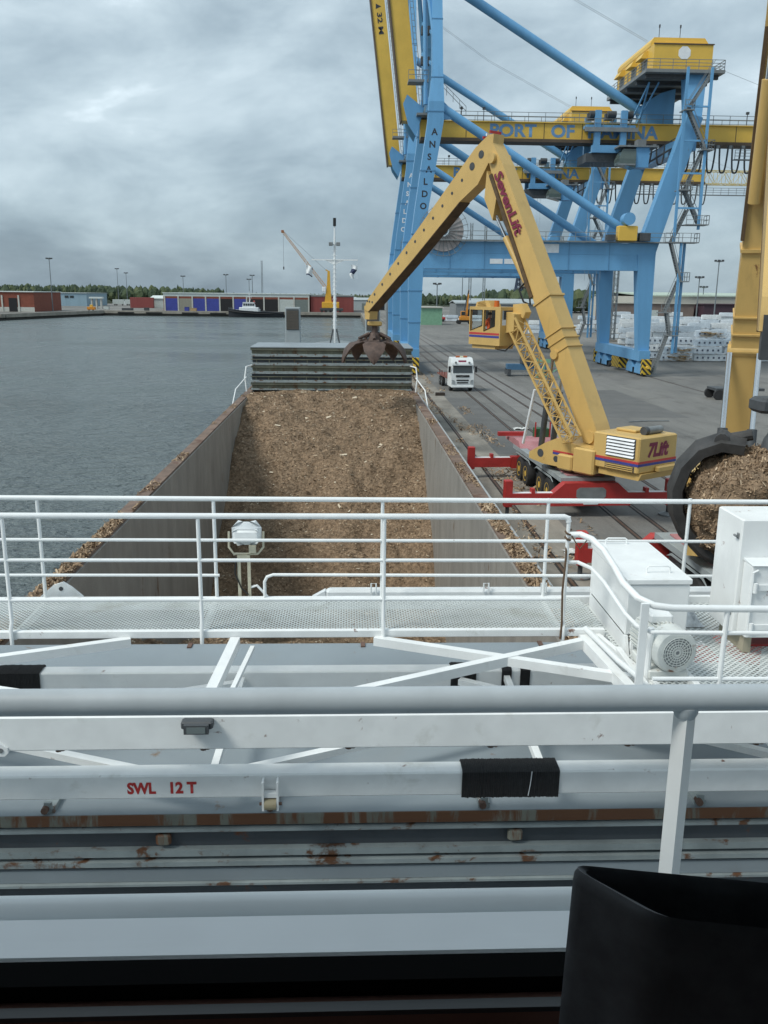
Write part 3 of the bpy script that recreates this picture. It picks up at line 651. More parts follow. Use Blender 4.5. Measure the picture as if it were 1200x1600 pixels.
part(MB().path([(-7.6, 8.88, 7.775), (2.25, 8.88, 7.755), (2.29, 8.88, 7.74), (2.30, 8.88, 7.70)], 0.031, 12), 'top_rail', WHITEC, smooth=True)
part(MB().path([(-7.6, 8.88, 7.30), (2.30, 8.88, 7.28)], 0.019, 10), 'mid_rail', WHITEC, smooth=True)
part(MB().path([(-7.6, 8.88, 6.86), (2.30, 8.88, 6.85)], 0.019, 10), 'mid_rail', WHITEC, smooth=True)
part(MB().path([(-7.6, 9.88, 7.74), (5.2, 9.88, 7.68)], 0.029, 12), 'top_rail', WHITEC, smooth=True)
part(MB().path([(-7.6, 9.88, 7.245), (5.2, 9.88, 7.2)], 0.019, 10), 'mid_rail', WHITEC, smooth=True)
part(MB().path([(-7.6, 9.88, 6.82), (-1.50, 9.88, 6.80)], 0.017, 10), 'mid_rail', WHITEC, smooth=True)
part(MB().path([(-0.98, 9.88, 6.5), (-0.98, 9.88, 6.72), (-0.95, 9.88, 6.78), (-0.88, 9.88, 6.805), (5.2, 9.88, 6.77)], 0.019, 10), 'mid_rail', WHITEC, smooth=True)
for x in (-5.5, -3.53, -1.55, 0.37, 2.30):
    part(MB().path([(x, 8.835, 6.38), (x, 8.835, 6.55), (x, 8.88, 6.62), (x, 8.88, 7.76)], 0.021, 10), 'post', WHITEC, smooth=True)
for x in (-5.5, -3.52, -1.54, 0.39, 2.31, 3.97):
    part(MB().path([(x, 9.90, 6.5), (x, 9.88, 7.72)], 0.021, 10), 'post', WHITEC, smooth=True)
# curved rail round the machinery platform
part(MB().path([(2.30, 8.88, 7.56), (2.43, 8.86, 7.57), (2.52, 8.75, 7.55), (2.58, 8.5, 7.50), (2.58, 8.1, 7.44), (2.56, 7.75, 7.40), (2.62, 7.5, 7.345), (2.74, 7.41, 7.305), (2.9, 7.40, 7.285), (5.2, 7.40, 7.25)], 0.033, 12), 'platform_rail', WHITEC, smooth=True)
part(MB().path([(2.30, 8.88, 7.26), (2.42, 8.86, 7.265), (2.52, 8.7, 7.25), (2.58, 8.4, 7.19), (2.6, 7.75, 7.10), (2.64, 7.5, 7.07), (2.74, 7.41, 7.05), (5.2, 7.40, 7.02)], 0.02, 10), 'platform_rail', WHITEC, smooth=True)
part(MB().path([(2.55, 8.86, 6.52), (2.62, 7.9, 6.56), (2.66, 7.45, 6.6)], 0.028, 10), 'platform_rail', WHITEC, smooth=True)
part(MB().path([(2.78, 7.40, 6.60), (5.2, 7.40, 6.58)], 0.02, 10), 'platform_rail', WHITEC, smooth=True)
part(MB().beam((2.655, 7.40, 6.2), (2.655, 7.40, 7.33), 0.07, 0.03), 'post', WHITEC)
part(MB().path([(3.40, 7.40, 6.40), (3.41, 7.40, 7.27)], 0.024, 10), 'post', WHITEC, smooth=True)
part(MB().path([(4.4, 7.40, 6.40), (4.41, 7.40, 7.27)], 0.024, 10), 'post', WHITEC, smooth=True)
# rope lashed round the corner post
ROPE = mat('brown_rope', (0.12, 0.075, 0.045), 0.9, bump=0.5, bscale=60)
rp = thing('lashing_rope', 'brown rope tied round the walkway corner post and hanging down', 'rope', (2.3, 8.88, 6.5))
hel = [(2.30 + 0.03 * math.cos(a * 1.3), 8.87 + 0.03 * math.sin(a * 1.3), 7.62 - a * 0.012) for a in range(12)]
MB().path(hel + [(2.28, 8.83, 7.3), (2.265, 8.83, 6.95), (2.28, 8.83, 6.6), (2.27, 8.82, 6.42)], 0.012, 6).build('strand', ROPE, rp, smooth=True)
MB().path([(2.33, 8.84, 7.56), (2.42, 8.83, 7.42), (2.52, 8.82, 7.56), (2.6, 8.8, 7.45)], 0.009, 6).build('loose_end', ROPE, rp, smooth=True)
# top plan bracing and near girder
part(MB().chbox(-7.6, 5.4, 6.9, 7.12, 6.205, 6.52, 0.012), 'main_girder')
def br(p, q, w_=0.09, h_=0.09): part(MB().beam(p, q, w_, h_), 'brace')
br((-2.3, 8.84, 6.405), (-7.0, 7.16, 6.36)); br((-7.0, 8.84, 6.405), (-1.5, 7.16, 6.36))
br((0.28, 8.84, 6.405), (4.6, 7.16, 6.36)); br((-0.9, 7.16, 6.368), (2.72, 8.84, 6.407), 0.088, 0.1)
br((-1.20, 8.84, 6.40), (-1.30, 7.16, 6.38), 0.10, 0.10); br((-1.02, 8.84, 6.33), (-1.14, 7.3, 6.33), 0.045, 0.045); br((-1.30, 7.66, 6.33), (-1.0, 7.66, 6.33), 0.08, 0.03)
br((2.52, 8.84, 6.40), (2.70, 7.14, 6.38), 0.10, 0.12); br((2.68, 8.84, 6.42), (2.92, 7.44, 6.42), 0.05, 0.10)
part(MB().path([(2.62, 8.5, 6.25), (2.8, 7.75, 6.25)], 0.035, 10), 'conduit', WHITEC, smooth=True)
part(MB().path([(2.84, 7.72, 6.2), (2.84, 7.70, 6.98)], 0.03, 10), 'conduit', WHITEC, smooth=True)
part(MB().path([(2.86, 7.7, 6.25), (2.9, 7.66, 6.36), (2.95, 7.68, 6.25), (2.92, 7.72, 6.12)], 0.012, 6), 'cable', BLACK, smooth=True)
part(MB().chbox(-0.28, 5.2, 10.12, 10.26, 6.42, 6.53, 0.03), 'cable_tray')
part(MB().prism([(-0.28, 10.13, 6.43), (-0.28, 10.13, 6.52), (-0.44, 10.13, 6.43)], (0, 0.1, 0)), 'cable_tray_end')
for x in (0.3, 1.66, 2.36):
    part(MB().path([(x - 0.03, 10.1, 6.5), (x - 0.03, 10.1, 6.62), (x + 0.03, 10.1, 6.62), (x + 0.03, 10.1, 6.5)], 0.01, 6), 'clamp', WHITEC, smooth=True)
part(MB().prism([(-3.62, 10.0, 6.5), (-3.12, 10.0, 6.5), (-3.25, 10.0, 6.62), (-3.34, 10.0, 6.68), (-3.46, 10.0, 6.64)], (0, 0.03, 0)), 'lifting_eye', WHITE)
part(MB().lathe((-3.37, 9.995, 6.6), (0, 1, 0), [(0, 0.026), (0.004, 0.026)], 12), 'eye_hole', DARK)
# lifting beams with the load marking
part(MB().chbox(-7.2, 4.8, 7.2, 7.40, 5.555, 5.79, 0.014), 'lifting_beam')
lb = [o for o in ga.children if o.name.startswith('lifting_beam')][-1]
text('SWL', 'load_marking', LRED, lb, (-1.985, 7.197, 5.605), (1, 0, 0), (0, 0, 1), width=0.255, height=0.118, bold=0.045)
text('12 T', 'load_marking', LRED, lb, (-1.60, 7.197, 5.608), (1, 0, 0), (0, 0, 1), width=0.235, height=0.118, bold=0.045)
part(MB().chbox(-7.2, 4.8, 9.6, 9.8, 5.46, 5.71, 0.014), 'lifting_beam')
for a, c in (((-7.0, 9.55, 5.6), (-1.5, 7.42, 5.6)), ((-1.4, 7.42, 5.6), (3.6, 9.55, 5.6)), ((-1.2, 9.55, 5.6), (-7, 7.42, 5.6)), ((1.3, 9.55, 5.6), (4.8, 7.42, 5.6))): part(MB().beam(a, c, 0.09, 0.07), 'brace')
part(MB().beam((-1.24, 9.58, 5.62), (-1.27, 7.42, 5.62), 0.07, 0.07), 'cross_member'); part(MB().beam((1.86, 9.58, 5.62), (1.84, 7.42, 5.62), 0.07, 0.07), 'cross_member')
# black rope wound round the beams as fendering
BRP = mat('black_rope_winding', (0.016, 0.016, 0.017), 0.85, var=0.3, scale=20)
def winding(x0, x1, yn, yf, z0, z1, step=0.0165):
    wb = MB(); n = int((x1 - x0) / step)
    for k in range(n):
        x = x0 + (k + 0.5) * step; j = rnd.uniform(-0.003, 0.003)
        e = 0.014 + j
        wb.path([(x, yn - e, z0 - e), (x + 0.002, yn - e, z1 + e * 0.4), (x + 0.004, yn + 0.02, z1 + e), (x + 0.004, yf, z1 + e), (x + 0.004, yf + e, z1), (x + 0.002, yf + e, z0 - e)], 0.0095, 6)
    return wb
part(winding(1.03, 1.93, 7.2, 7.40, 5.555, 5.79), 'rope_winding', BRP, smooth=True, kind='stuff')
part(MB().path([(1.64, 7.172, 5.56), (1.655, 7.172, 5.68), (1.665, 7.176, 5.80)], 0.004, 5), 'white_twine', LWHT)
part(winding(-4.4, -3.55, 9.6, 9.8, 5.46, 5.71), 'rope_winding', BRP, smooth=True, kind='stuff')
part(winding(1.2, 1.5, 9.6, 9.8, 5.46, 5.71), 'rope_winding', BRP, smooth=True, kind='stuff')
for a in (1.80, 2.02): part(winding(a, a + 0.12, 9.6, 9.8, 5.46, 5.71), 'rope_winding', BRP, smooth=True, kind='stuff')
# roller bracket, end lug, tank light, bolts under the girder
part(MB().box(-0.775, -0.757, 7.10, 7.2, 5.48, 5.76).box(-0.645, -0.627, 7.10, 7.2, 5.48, 5.76).box(-0.757, -0.645, 7.12, 7.19, 5.60, 5.64), 'roller_bracket')
part(MB().tube((-0.755, 7.14, 5.53), (-0.647, 7.14, 5.53), 0.055, 14), 'roller', mat('roller_ochre', (0.36, 0.31, 0.2), 0.6, rust=0.25, rscale=8), smooth=True)
part(MB().tube((-0.80, 7.14, 5.53), (-0.60, 7.14, 5.53), 0.015, 8), 'roller_pin', RUSTY, smooth=True)
part(MB().prism([(-3.3, 6.88, 6.50), (-3.0, 6.88, 6.34), (-2.875, 6.88, 6.245), (-2.87, 6.88, 6.20), (-2.90, 6.88, 6.17), (-3.3, 6.88, 6.17)], (0, 0.019, 0)), 'end_lug', WHITE)
part(MB().lathe((-2.93, 6.874, 6.225), (0, 1, 0), [(0, 0.022), (0.005, 0.022)], 12), 'lug_hole', GREYST)
wl = part(MB().chbox(-1.40, -1.135, 6.80, 6.90, 6.44, 6.51, 0.012).box(-1.37, -1.165, 6.76, 6.80, 6.42, 6.50), 'work_light', DARK)
MB().box(-1.345, -1.19, 6.755, 6.762, 6.43, 6.485).build('lens', mat('lamp_lens_grey', (0.16, 0.19, 0.19), 0.2), wl)
for x in (-2.48, -1.25, 0.0, 1.24, 2.45, 3.6):
    part(MB().tube((x, 6.98, 6.205), (x, 6.98, 6.165), 0.03, 8).tube((x + 0.04, 6.96, 6.205), (x + 0.04, 6.96, 6.18), 0.02, 8), 'bolt', RUSTY, smooth=True)
# end frames down to the coaming rails
for x in (-7.55, 5.05):
    for y in (7.0, 9.6): part(MB().beam((x, y, 3.5), (x, y, 6.3), 0.22, 0.22), 'gantry_leg')
    part(MB().chbox(x - 0.14, x + 0.14, 6.4, 10.2, 3.3, 3.55, 0.02), 'travel_beam')
    for y in (6.7, 9.9): part(MB().tube((x - 0.08, y, 3.36), (x + 0.08, y, 3.36), 0.16, 14), 'wheel', GREYST, smooth=True)
# chest with lid, motor, control cabinet
ch = part(MB().chbox(2.83, 3.47, 8.42, 9.78, 6.62, 7.16, 0.012), 'chest')
MB().chbox(2.815, 3.485, 8.405, 9.795, 7.163, 7.225, 0.01).build('lid', WHITE, ch)
for y, x in ((8.62, 3.2), (9.7, 3.08)):
    MB().path([(x - 0.12, y, 7.22), (x - 0.12, y, 7.28), (x - 0.10, y, 7.295), (x + 0.10, y, 7.295), (x + 0.12, y, 7.28), (x + 0.12, y, 7.22)], 0.009, 6).build('handle', WHITEC, ch, smooth=True)
part(MB().box(2.83, 2.87, 8.45, 9.76, 6.42, 6.62), 'chest_foot'); part(MB().box(3.40, 3.44, 8.45, 9.76, 6.42, 6.62), 'chest_foot')
part(MB().prism([(2.83, 8.40, 6.62), (2.83, 9.7, 6.62), (2.83, 9.4, 6.0), (2.83, 8.1, 6.0)], (0.03, 0, 0)), 'side_sheet')
part(MB().path([(2.9, 8.36, 6.2), (2.9, 8.36, 6.62)], 0.03, 8), 'conduit', WHITEC, smooth=True)
MOT = mat('motor_white_rusty', (0.66, 0.68, 0.655), 0.5, var=0.1, scale=4, rust=0.22, rscale=5, dirt=0.3, dcol=(0.42, 0.36, 0.27), dscale=5)
mt = part(MB().lathe((2.98, 8.22, 6.76), (0.09, -0.55, 0.0), [(0, 0.17), (0.02, 0.185), (0.38, 0.185), (0.40, 0.215), (0.56, 0.215), (0.60, 0.20), (0.61, 0.155)], 28), 'motor', MOT, smooth=True)
fb = MB()
for k in range(30):
    a = k * 2 * math.pi / 30
    ax_ = Vector((0.09, -0.55, 0)).normalized(); rx = ax_.cross(Vector((0, 0, 1))).normalized(); uz = rx.cross(ax_)
    rad = rx * math.cos(a) + uz * math.sin(a); p0 = Vector((2.98, 8.22, 6.76)) + ax_ * 0.04
    fb.beam(p0 + rad * 0.195, p0 + ax_ * 0.33 + rad * 0.195, 0.008, 0.03, up=rad)
fb.build('cooling_fin', MOT, mt, kind='stuff')
gb = MB(); c0 = Vector((2.98, 8.22, 6.76)) + ax_ * 0.613
for r_ in (0.03, 0.055, 0.08, 0.105, 0.13, 0.15):
    gb.path([c0 + (rx * math.cos(a * math.pi / 12) + uz * math.sin(a * math.pi / 12)) * r_ for a in range(25)], 0.0045, 5)
for k in range(20):
    rad = rx * math.cos(k * math.pi / 10) + uz * math.sin(k * math.pi / 10); gb.beam(c0 + rad * 0.02, c0 + rad * 0.153, 0.006, 0.006)
gb.build('fan_grille', MOT, mt, kind='stuff')
MB().lathe(c0 - ax_ * 0.004, ax_, [(0, 0.15), (0.002, 0.15)], 24).build('fan_back', GREYST, mt)
MB().chbox(2.9, 3.12, 7.9, 8.15, 6.94, 7.03, 0.015).build('terminal_box', WHITE, mt)
MB().chbox(2.84, 3.22, 7.66, 8.2, 6.47, 6.56, 0.012).build('motor_foot', MOT, mt)
part(MB().chbox(2.74, 2.80, 7.44, 8.4, 6.40, 6.50, 0.005), 'motor_rail'); part(MB().chbox(3.22, 3.28, 7.44, 8.4, 6.40, 6.50, 0.005), 'motor_rail')
cb2 = part(MB().chbox(3.94, 5.0, 8.42, 9.02, 6.62, 7.84, 0.012), 'control_cabinet')
MB().chbox(3.99, 5.0, 8.22, 8.418, 6.66, 7.42, 0.012).build('door', WHITE, cb2)
MB().prism([(3.985, 8.2, 7.425), (3.985, 8.417, 7.425), (3.985, 8.417, 7.45)], (1.0, 0, 0)).build('drip_edge', WHITEC, cb2)
for z in (6.78, 7.2):
    MB().tube((4.03, 8.19, z - 0.05), (4.03, 8.19, z + 0.05), 0.022, 10).box(4.03, 4.3, 8.195, 8.217, z - 0.03, z + 0.03).build('hinge', WHITEC, cb2, smooth=True)
for z in (6.85, 7.66):
    MB().chbox(3.925, 3.939, 8.46, 8.5, z - 0.03, z + 0.03, 0.003).tube((3.91, 8.46, z), (3.91, 8.52, z), 0.012, 8).build('latch', GREYST, cb2)
MB().path([(4.05, 8.205, 7.38), (4.0, 8.20, 7.36), (4.0, 8.20, 6.75)], 0.012, 6).build('conduit', WHITEC, cb2, smooth=True)
for x in (4.05, 4.8): part(MB().box(x, x + 0.08, 8.35, 8.95, 6.45, 6.62), 'cabinet_foot', mat('foot_ochre', (0.4, 0.36, 0.27), 0.6))
part(MB().box(4.1, 5.0, 8.5, 9.0, 6.455, 6.475), 'drip_tray', RED)
# bag / rag heap behind the chest
rg = MB(); vs_, fs_ = [], []
for i in range(13):
    for j in range(9):
        u, v = i / 12, j / 8; hgt = 0.2 * math.sin(math.pi * u) ** 0.7 * math.sin(math.pi * v) ** 0.7 * (0.8 + 0.4 * math.sin(i * 2.3) * math.cos(j * 1.9))
        vs_.append((3.52 + 0.42 * u, 9.05 + 0.5 * v, 6.455 + hgt))
for i in range(12):
    for j in range(8): a = i * 9 + j; fs_.append((a, a + 9, a + 10, a + 1))
rg.add(vs_, fs_); ro = rg.build('crumpled_sheet', mat('crumpled_plastic', (0.62, 0.65, 0.67), 0.4, var=0.3, scale=9, bump=1, bscale=25), smooth=True, ang=180)
tag(ro, 'crumpled pale plastic sheet between the chest and the control cabinet', 'plastic sheet')
# cargo floodlight on its bracket
fl_ = thing('floodlight', 'white cargo floodlight on yellowed bracket behind the walkway rail', 'floodlight', (-1.2, 9.7, 6.5))
YB = mat('yellowed_bracket', (0.55, 0.52, 0.40), 0.5, var=0.15, scale=8, rust=0.25, rscale=9)
MB().chbox(-1.365, -1.02, 9.98, 10.14, 7.12, 7.40, 0.07).build('housing', WHITEC, fl_, smooth=True)
MB().chbox(-1.35, -1.035, 9.93, 9.978, 7.17, 7.33, 0.03).build('housing_back', WHITEC, fl_, smooth=True)
MB().path([(-1.40, 10.06, 7.28), (-1.40, 10.02, 7.1), (-1.34, 9.98, 7.03), (-1.06, 9.98, 7.03), (-1.0, 10.02, 7.1), (-1.0, 10.06, 7.28)], 0.014, 8).build('yoke', YB, fl_, smooth=True)
MB().box(-1.30, -1.265, 9.96, 10.0, 6.5, 7.02).box(-1.185, -1.15, 9.96, 10.0, 6.5, 7.02).box(-1.30, -1.15, 9.955, 10.005, 6.98, 7.02).box(-1.16, -1.08, 9.94, 9.975, 7.05, 7.14).build('bracket', YB, fl_)
MB().path([(-1.31, 9.95, 7.0), (-1.33, 9.95, 6.8), (-1.26, 9.95, 6.62), (-1.18, 9.95, 6.54)], 0.009, 6).build('cable', BLACK, fl_, smooth=True)
MB().path([(-1.15, 9.98, 6.62), (-1.08, 9.98, 6.64), (-1.0, 9.98, 6.55), (-0.96, 9.98, 6.5)], 0.016, 8).build('conduit', WHITEC, fl_, smooth=True)
# ============================================================ blue ship-to-shore gantry cranes
HAZ = bpy.data.materials.new('hazard_stripes'); HAZ.use_nodes = True
t = HAZ.node_tree; b_ = t.nodes['Principled BSDF']; b_.inputs['Roughness'].default_value = 0.55
tcn = t.nodes.new('ShaderNodeTexCoord'); wv = t.nodes.new('ShaderNodeTexWave'); wv.inputs['Scale'].default_value = 0.9; wv.bands_direction = 'DIAGONAL'
t.links.new(tcn.outputs['Object'], wv.inputs['Vector']); rr = t.nodes.new('ShaderNodeValToRGB'); rr.color_ramp.interpolation = 'CONSTANT'
t.links.new(wv.outputs[0], rr.inputs[0]); rr.color_ramp.elements[0].color = (0.02, 0.02, 0.02, 1); rr.color_ramp.elements[1].position = 0.5; rr.color_ramp.elements[1].color = (0.6, 0.4, 0.03, 1)
t.links.new(rr.outputs[0], b_.inputs['Base Color'])
WALK = mat('galvanised_walkway', (0.2, 0.215, 0.22), 0.6, var=0.15, scale=1)
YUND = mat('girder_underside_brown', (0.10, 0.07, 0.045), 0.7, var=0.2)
PALEY = mat('pale_yellow_lattice', (0.62, 0.5, 0.22), 0.5)
WIRE = mat('steel_wire_rope', (0.35, 0.38, 0.4), 0.5)
BLUED = mat('crane_blue_seam', (0.10, 0.26, 0.45), 0.5, var=.12)
def sts():
    c = thing('gantry_crane', 'nearer blue and yellow container gantry crane with raised boom and machinery house', 'crane', (23.3, 124, 0), 'ship to shore gantry cranes on the quay')
    P = lambda mb, name, m=BLUE, parent=None, **k: mb.build(name, m, parent or c, **k)
    for s, y, ti in ((1, 115, 1), (-1, 133, 1)):
        dy = s
        sec = [(7.6, 8.9, y - .7, y + .7, 2.4), (7.45, 9.35, y - .8, y + .8, 14.2), (8.1, 9.75, y - .8, y + .8, 20), (9.5, 11.4, y - .8, y + .8, 30.2), (9.6, 11.4, y - .8, y + .8, 32.4), (9.95, 11.25, y - .75 + dy * .8, y + .75 + dy * .8, 36), (9.9, 11.05, y - .6 + dy * 7.4, y + .6 + dy * 7.4, 62)]
        lg = P(MB().loft(sec), 'waterside_leg')
        def lx(z):
            for q0, q1 in zip(sec, sec[1:]):
                if q0[4] <= z <= q1[4]:
                    t_ = (z - q0[4]) / (q1[4] - q0[4]); return [q0[i] + (q1[i] - q0[i]) * t_ for i in range(4)]
        for z in (6.5, 10.4, 17.2, 24.6, 31.3, 35.2, 42, 50):
            a = lx(z); MB().box(a[0] - .05, a[1] + .05, a[2] - .05, a[3] + .05, z - .06, z + .06).build('flange', BLUED, lg)
        if s > 0:
            for i, ch_ in enumerate('ANSALDO'):
                z = 29.0 - i * 1.42; x = 8.9 + (z - 20) * 0.141
                text(ch_, 'maker_letter', LBLK, lg, (x - 0.25, y - .81, z - 0.4), (1, 0, 0), (0, 0, 1), height=0.78, bold=0.03)
        P(MB().loft([(37.2, 38.65, y - .7, y + .7, 3.0), (36.2, 38.45, y - .9, y + .9, 15.0)]), 'landside_leg')
        pb = P(MB().box(8.4, 38.5, y - .8, y + .8, 15.0, 16.4).box(9.0, 36.6, y - .78, y + .78, 13.1, 14.99), 'portal_beam')
        for x in (12.6, 16.9, 22.2, 27.5, 32.6): MB().box(x - .05, x + .05, y - .83, y + .83, 13.05, 16.43).build('flange', BLUED, pb)
        if s > 0:
            for x0, x1, z0, z1 in ((17.6, 19.2, 13.75, 14.35), (19.4, 21.0, 13.75, 14.35), (23.3, 26.2, 15.15, 16.2)):
                MB().box(x0, x1, y - .815, y - .803, z0, z1).build('sign_plate', LWHT, pb)
        P(MB().beam((9.0, y - 1.1, 16.5), (41.0, y - 1.1, 16.5), 0.9, 0.14), 'walkway', WALK)
        P(railing(MB(), [(9.5, y - 1.5, 16.55), (41.0, y - 1.5, 16.55)], 1.05, 1.9, 0.03, 1), 'walkway_railing', WALK)
        P(MB().beam((37.4, y, 15.6), (42.1, y, 31.4), 2.3, 1.5, 1.9, 1.4, up=(0, 1, 0)), 'raking_leg')
        P(MB().beam((42.05, y + s * 0.5, 31.0), (42.4, y + s * 2.0, 36.2), 1.9, 1.5, 2.6, 1.5, up=(0, 1, 0)), 'house_post')
        P(MB().tube((10.9, y, 32.0), (37.0, y, 16.5), 0.55, 16), 'diagonal_tube', smooth=True)
        P(MB().prism([(10.4, y - .3, 33.4), (10.4, y - .3, 30.4), (12.6, y - .3, 30.6), (12.3, y - .3, 31.6)], (0, .6, 0)), 'gusset')
        P(MB().prism([(35.2, y - .35, 16.4), (38.6, y - .35, 16.4), (38.0, y - .35, 18.2), (36.0, y - .35, 17.6)], (0, .7, 0)), 'gusset')
        P(MB().beam((10.4, y + s * 1.2, 39), (9.0, y + s * 4.5, 50), 0.45, 0.45), 'tie_strut')
    for x in (8.25, 37.9):
        P(MB().box(x - .7, x + .7, 113.6, 134.4, 1.9, 3.2), 'sill_beam')
        for y in (114.6, 118.0, 130.0, 133.4):
            bo = P(MB().prism([(x - .45, y - 1.5, .95), (x - .45, y + 1.5, .95), (x - .45, y + 1.1, 1.35), (x - .45, y + .4, 1.88), (x - .45, y - .4, 1.88), (x - .45, y - 1.1, 1.35)], (.9, 0, 0)), 'bogie')
            for yy in (-1.1, -.38, .38, 1.1):
                MB().tube((x - .2, y + yy, .46), (x + .2, y + yy, .46), .44, 16).build('wheel', DARK, bo, smooth=True)
            MB().box(x - .5, x - .46, y - 1.3, y + 1.3, .3, .95).build('wheel_guard', BLUE, bo); MB().box(x + .46, x + .5, y - 1.3, y + 1.3, .3, .95).build('wheel_guard', BLUE, bo)
        for y, s in ((112.75, -1), (135.25, 1)):
            e = P(MB().chbox(x - .6, x + .6, y - .35, y + .35, .25, 2.2, .05), 'buffer_post', HAZ)
            MB().tube((x, y + s * .3, 1.2), (x, y + s * .9, 1.2), .18, 10).build('buffer', YEL, e, smooth=True)
        P(MB().chbox(x - .66, x + .66, 122.2, 125.8, .35, 1.88, .05), 'drive_cover', HAZ if x > 20 else BLUE)
    P(MB().box(9.8, 11.2, 115.8, 132.2, 32.3, 33.6), 'cross_beam'); P(MB().box(10.0, 11.0, 119.0, 129.0, 47.0, 48.2), 'cross_beam')
    P(MB().box(41.3, 43.0, 115.8, 132.2, 27.6, 29.2), 'cross_beam'); P(MB().box(36.4, 38.4, 115.9, 132.1, 13.6, 15.1), 'cross_beam'); P(MB().box(7.5, 9.3, 115.9, 132.1, 13.6, 15.1), 'cross_beam')
    P(MB().box(8.6, 11.0, 120.5, 127.5, 32.0, 32.25).box(7.4, 9.9, 119.4, 121.5, 35.6, 35.9), 'hinge_platform', WALK)
    P(railing(MB(), [(7.4, 119.4, 35.9), (9.9, 119.4, 35.9)], 1.05, 1, .03, 1), 'platform_railing', WALK)
    P(railing(MB(), [(11.6, 122.0, 35.4), (15.0, 122.0, 32.3)], 1.05, 1.2, .03, 1), 'platform_railing', WALK)
    for yy in (121.9, 126.1): P(MB().prism([(8.6, yy - .1, 29.6), (9.6, yy - .1, 33.0), (7.4, yy - .1, 34.6), (6.9, yy - .1, 33.5), (7.6, yy - .1, 31.0)], (0, .2, 0)), 'hinge_plate')
    # girder, rails, lettering
    gi = P(MB().box(9.3, 63, 122.9, 125.1, 29.75, 31.7), 'main_girder', YEL)
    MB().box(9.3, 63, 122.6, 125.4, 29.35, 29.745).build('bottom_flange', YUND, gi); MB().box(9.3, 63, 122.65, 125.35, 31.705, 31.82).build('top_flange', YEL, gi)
    for x in (15.2, 25.4, 30.4, 45.5, 50.8, 56): MB().box(x - .04, x + .04, 122.87, 122.895, 29.76, 31.69).build('web_seam', YUND, gi)
    for w_, x0, x1 in (('PORT', 18.3, 24.4), ('OF', 26.3, 29.4), ('HAMINA', 31.2, 40.5)):
        text(w_, 'port_lettering', LBLUE, gi, (x0, 122.885, 29.95), (1, 0, 0), (0, 0, 1), width=x1 - x0, height=1.62, bold=0.035)
    P(railing(MB(), [(10.0, 122.7, 31.83), (63, 122.7, 31.83)], 1.1, 2.2, .03, 1), 'girder_railing', WALK)
    P(railing(MB(), [(10.0, 125.3, 31.83), (63, 125.3, 31.83)], 1.1, 2.2, .03, 1), 'girder_railing', WALK)
    for x in (14.5, 17.4, 52.0): P(MB().tube((x, 122.7, 31.8), (x, 122.7, 33.3), .05, 6).cbox((x, 122.7, 33.3), (.35, .3, .3)), 'lamp', DARK)
    la = MB(); lattice(la, (63, 124, 30.6), (75, 124, 30.6), 2.0, 2.2, 8, .07); P(la, 'girder_lattice', PALEY)
    P(MB().box(50, 72, 120.6, 121.4, 27.3, 27.4), 'service_walkway', WALK); P(railing(MB(), [(50, 120.6, 27.4), (72, 120.6, 27.4)], 1.1, 1.4, .03, 2), 'walkway_railing', WALK)
    for k in range(16):
        x = 36.8 + k * 1.68; dr = 3.4 if x > 43.5 else 2.5
        if 40.6 < x < 43.4: continue
        pts = [(x + 1.15 * (i / 12), 122.3, 29.3 - dr * (1 - (2 * i / 12 - 1) ** 4)) for i in range(13)]
        P(MB().path(pts, .12, 5), 'festoon_cable', DARK, smooth=True)
        P(MB().cbox((x - .27, 122.3, 29.1), (.4, .3, .35)), 'festoon_trolley', GREYST)
    # raised boom
    bx = lambda z: 7.95 - (z - 31.8) * 0.122
    for yy in (124,):
        bm = P(MB().rings([[(bx(z) - w_, yy - 1.15, z), (bx(z) + w_, yy - 1.15, z), (bx(z) + w_, yy + 1.15, z), (bx(z) - w_, yy + 1.15, z)] for z, w_ in ((31.7, 1.12), (76, 1.12))]), 'boom', YEL)
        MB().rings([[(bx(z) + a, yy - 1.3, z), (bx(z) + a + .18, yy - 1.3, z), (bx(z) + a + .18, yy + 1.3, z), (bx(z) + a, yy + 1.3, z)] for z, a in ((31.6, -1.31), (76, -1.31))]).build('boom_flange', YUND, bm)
        ld = MB()
        for a in (1.35, 1.75): ld.beam((bx(32) + a, 122.7, 32.0), (bx(76) + a, 122.7, 76), .07, .07)
        for k in range(60): z = 32.6 + k * .72; ld.beam((bx(z) + 1.35, 122.7, z), (bx(z) + 1.75, 122.7, z), .05, .05)
        ld.build('boom_ladder', WALK, bm, kind='stuff')
        for k in range(14):
            z = 33 + k * 3.1; MB().cbox((bx(z) - 1.22, 122.85, z), (.16, .16, .35)).build('bracket', DARK, bm)
    for k, z in enumerate((38.0, 41.5)):
        P(MB().beam((10.4, 121, z), (9.3, 122.8, z + 1.6), .3, .3), 'boom_latch'); P(MB().cbox((9.6, 121.8, z + .5), (1.1, 1.0, .9)), 'latch_box', DARK)
    P(MB().tube((9.6, 119.5, 33.0), (9.0, 120.6, 58), .28, 10), 'boom_stay', smooth=True)
    P(MB().tube((10.6, 124, 49.2), (41.2, 124, 31.8), .6, 18), 'backstay_tube', smooth=True)
    P(MB().prism([(37.8, 123.2, 31.8), (42.4, 123.2, 31.8), (42.4, 123.2, 36.2), (40.4, 123.2, 35.6), (38.2, 123.2, 34.2)], (0, 1.6, 0)), 'stay_anchor')
    for dz in (0, .35): P(MB().path([(10.6, 123.6 + dz, 57 + dz), (24, 123.6 + dz, 48.6 + dz), (38.5, 123.6 + dz, 41.6 + dz)], .022, 4), 'hoist_rope', WIRE)
    P(MB().path([(44.2, 124, 40.2), (70, 124, 31.5)], .022, 4), 'hoist_rope', WIRE)
